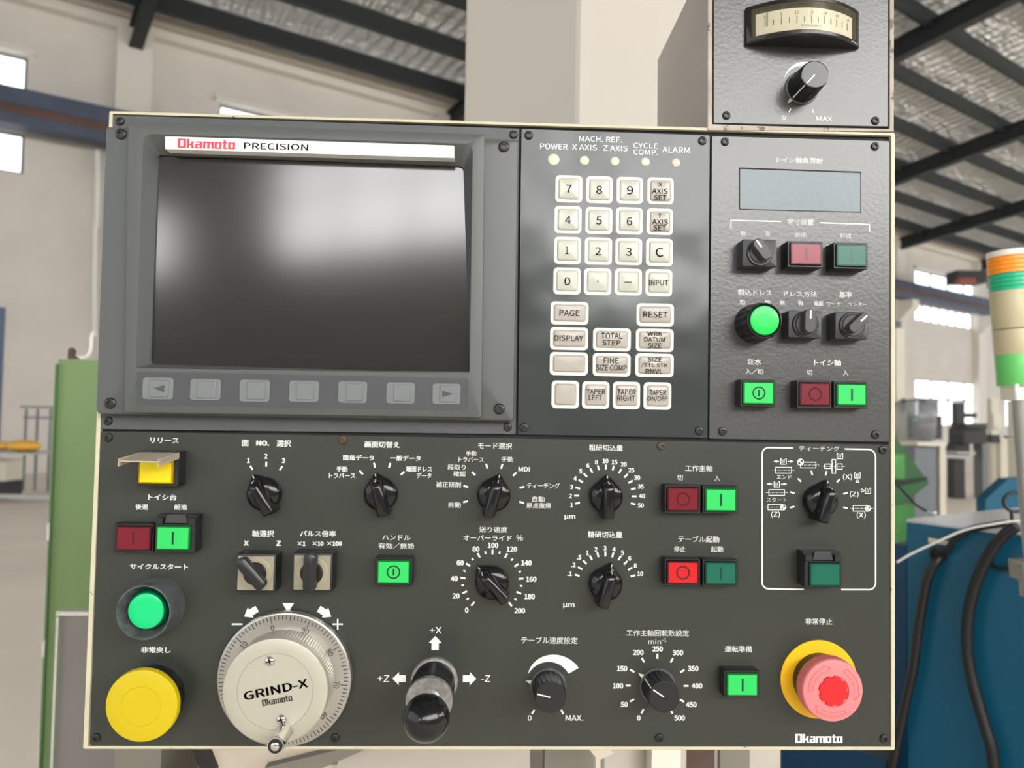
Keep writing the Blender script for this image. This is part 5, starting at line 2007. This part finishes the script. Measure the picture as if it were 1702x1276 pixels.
m = M(S)
m.lathe([(38.5, 0), (38.5, 5), (37, 7), (33, 7.6), (32, 5)], 56)
part(m, 'base_ring', 'worn_metal', js, 30)
m = M(S)
pr = [(33, 4), (33.5, 10), (31, 16), (34.5, 26), (31, 34), (35, 46), (31.5, 54), (34.5, 66), (31, 76), (30, 96)]
m.loft([jring(r_, z) for r_, z in pr])
part(m, 'bellows', 'rubber', js, 60)
m = M(S)
m.loft([jring(r_, z, 56) for r_, z in ((33.5, 94), (35.4, 96), (35.6, 103), (34.6, 106), (18, 107), (12, 112), (10, 140))])
part(m, 'collar_disc', 'worn_metal', js, 35)
m = M(S)
m.sphere(33.0, tuple(BALL), 48, 28)
part(m, 'ball', 'black_gloss', js, 180)

# ------------------------------------------------------------------ speed meter box on top of the console
mb = Plate('meter_box', 'tall metal box standing on the console, with the speed meter on its front', 'box', 1330, 218)
m = M()
BOX_O = [(1177, -75), (1486, -75), (1485.5, 218.5), (1176.5, 216)]
BOX_I = [(1184, -70), (1479, -70), (1478, 216), (1183.5, 206.5)]
o_ = mb.ring(BOX_O, 2, 0.001)
m.loft([[(x, y, -0.152) for x, y, z in o_], [(x, y, 0.0004) for x, y, z in o_], mb.ring([(1178, -74), (1485, -74), (1484.5, 217.5), (1177.5, 215)], 2, 0.001), mb.ring(BOX_I, 2, 0.001), [(x, y, -0.004) for x, y, z in mb.ring(BOX_I, 2, 0.001)]])
o = m.build('box_shell', 'box_side_paint', mb.root, smooth=30)
m = M()
fr = [mb.ring(BOX_O, 2, 0.0014), mb.ring([(1183, -70), (1479.5, -70), (1479, 214.5), (1182.5, 208.5)], 2, 0.0014)]
m.loft([[(x, y, 0.0002) for x, y, z in fr[0]], fr[0], fr[1], [(x, y, -0.003) for x, y, z in fr[1]]], cap0=False, cap1=False)
m.build('front_rim', 'rim_worn', mb.root, smooth=30)
mb.slab('face_plate', [(1186, -66), (1477, -66), (1476.5, 211), (1185.5, 205)], 2, -0.003, 0.0002, 'side_paint')
for px, py in ((1207.2, 192), (1454.6, 200.8)):
    mb.screw(px, py, 7.2, 0.0002)
g = Leg(mb, 0.0002)
g.t('トイシ軸回転数', 1293.5, -5, 1370.7, 5, 0.01)
g.ticks(1332, 143, (-155, 155), 44, 51, 1.8)
g.t('0', 1299.5, 192, 1306.5, 198.8, 0.0).t('MAX', 1357, 193.6, 1383, 201, 0.0)
g.build('dial_scale', 'white printed scale ends with 0 and MAX')
g = Leg(mb, 0.0002)
crescent(g, (1334, 141), -72, 70, 33, 33.2, 46)
g.build('crescent_mark', 'white printed crescent on the meter box')
pot_knob('long shiny knob below the speed meter on the top box', 1332, 147, -138, 53, 'black_gloss', True, 29, 26.5, 23.6)

# curved panel meter
p = at(1331.5, 49.5, 0.0)
mt = device('panel_meter', 'curved black panel meter with a cream scale', 'meter', (p.x, -0.0006, p.z))
HWm, HHm, SAG, EDGE = 98.0, 32.0, 40.0, 6.0


def bulge(x):
    return EDGE + SAG * (1 - (x / HWm) ** 2)


xs = [HWm * (-1 + 2 * k / 24) for k in range(25)]
# case: frame around the curved window
m = M(S)


def curved_ring(x0, x1, y0, y1, off, zflat=None):
    pts = []
    for k in range(25):
        x = x0 + (x1 - x0) * k / 24
        pts.append((x, y0, zflat if zflat is not None else bulge(x) + off))
    for k in range(25):
        x = x1 + (x0 - x1) * k / 24
        pts.append((x, y1, zflat if zflat is not None else bulge(x) + off))
    return pts


m.loft([curved_ring(-HWm, HWm, -HHm, HHm, 0, 1.0), curved_ring(-HWm, HWm, -HHm, HHm, -2), curved_ring(-HWm + 1, HWm - 1, -HHm + 2, HHm - 2, 0), curved_ring(-HWm + 7, HWm - 7, -HHm + 7, HHm - 7, 0), curved_ring(-HWm + 8, HWm - 8, -HHm + 8, HHm - 8, -6)], cap0=True, cap1=False)
m.build('case', 'meter_case', mt, smooth=40)


def curved_sheet(x0, x1, y0, y1, off, name, material, parent, thick=0.5):
    m = M(S)
    a_ = curved_ring(x0, x1, y0, y1, off)
    b_ = [(x, y, z - thick) for x, y, z in a_]
    for k in range(24):
        q_ = [a_[k], a_[k + 1], a_[48 - k], a_[49 - k]]
        m.face(q_)
    return m.build(name, material, parent, smooth=60, solid=False)


curved_sheet(-HWm + 8, HWm - 8, -HHm + 8, HHm - 8, -12, 'backing', 'meter_case', mt)
card = curved_sheet(-83, 83, -20, 17, -7.5, 'scale_card', 'meter_card', mt)
m = M(S)
for k in range(13):
    x = -70 + 141 * k / 12
    z = bulge(x) - 7.1
    y1_, y0_ = (4, -9) if k % 2 == 0 else (2, -8)
    m.face([(x - 0.55, y0_, z), (x + 0.55, y0_, z), (x + 0.55, y1_, z), (x - 0.55, y1_, z)])
for k, s in enumerate(('0', '6', '12', '18', '24', '30', '36')):
    x = -70 + 141 * k / 6
    put_text(m, s, x, 9, None, 5.2, bulge(x) - 7.0, 0.0)
put_text(m, 'X100 min-1', 0, -13.5, 34, 4, bulge(8) - 6.6, 0.0)
part(m, 'scale_marks', 'ink_black', card, 0, 'thin black scale 0 to 36', solid=False)
m = M(S)
x = -67.5
m.box(x - 0.7, x + 0.7, -8, 16, bulge(x) - 6.4, bulge(x) - 5.8)
part(m, 'needle', 'ink_black', mt, 0)
curved_sheet(-HWm + 6, HWm - 6, -HHm + 6, HHm - 6, -1.0, 'meter_window', 'meter_glass', mt)
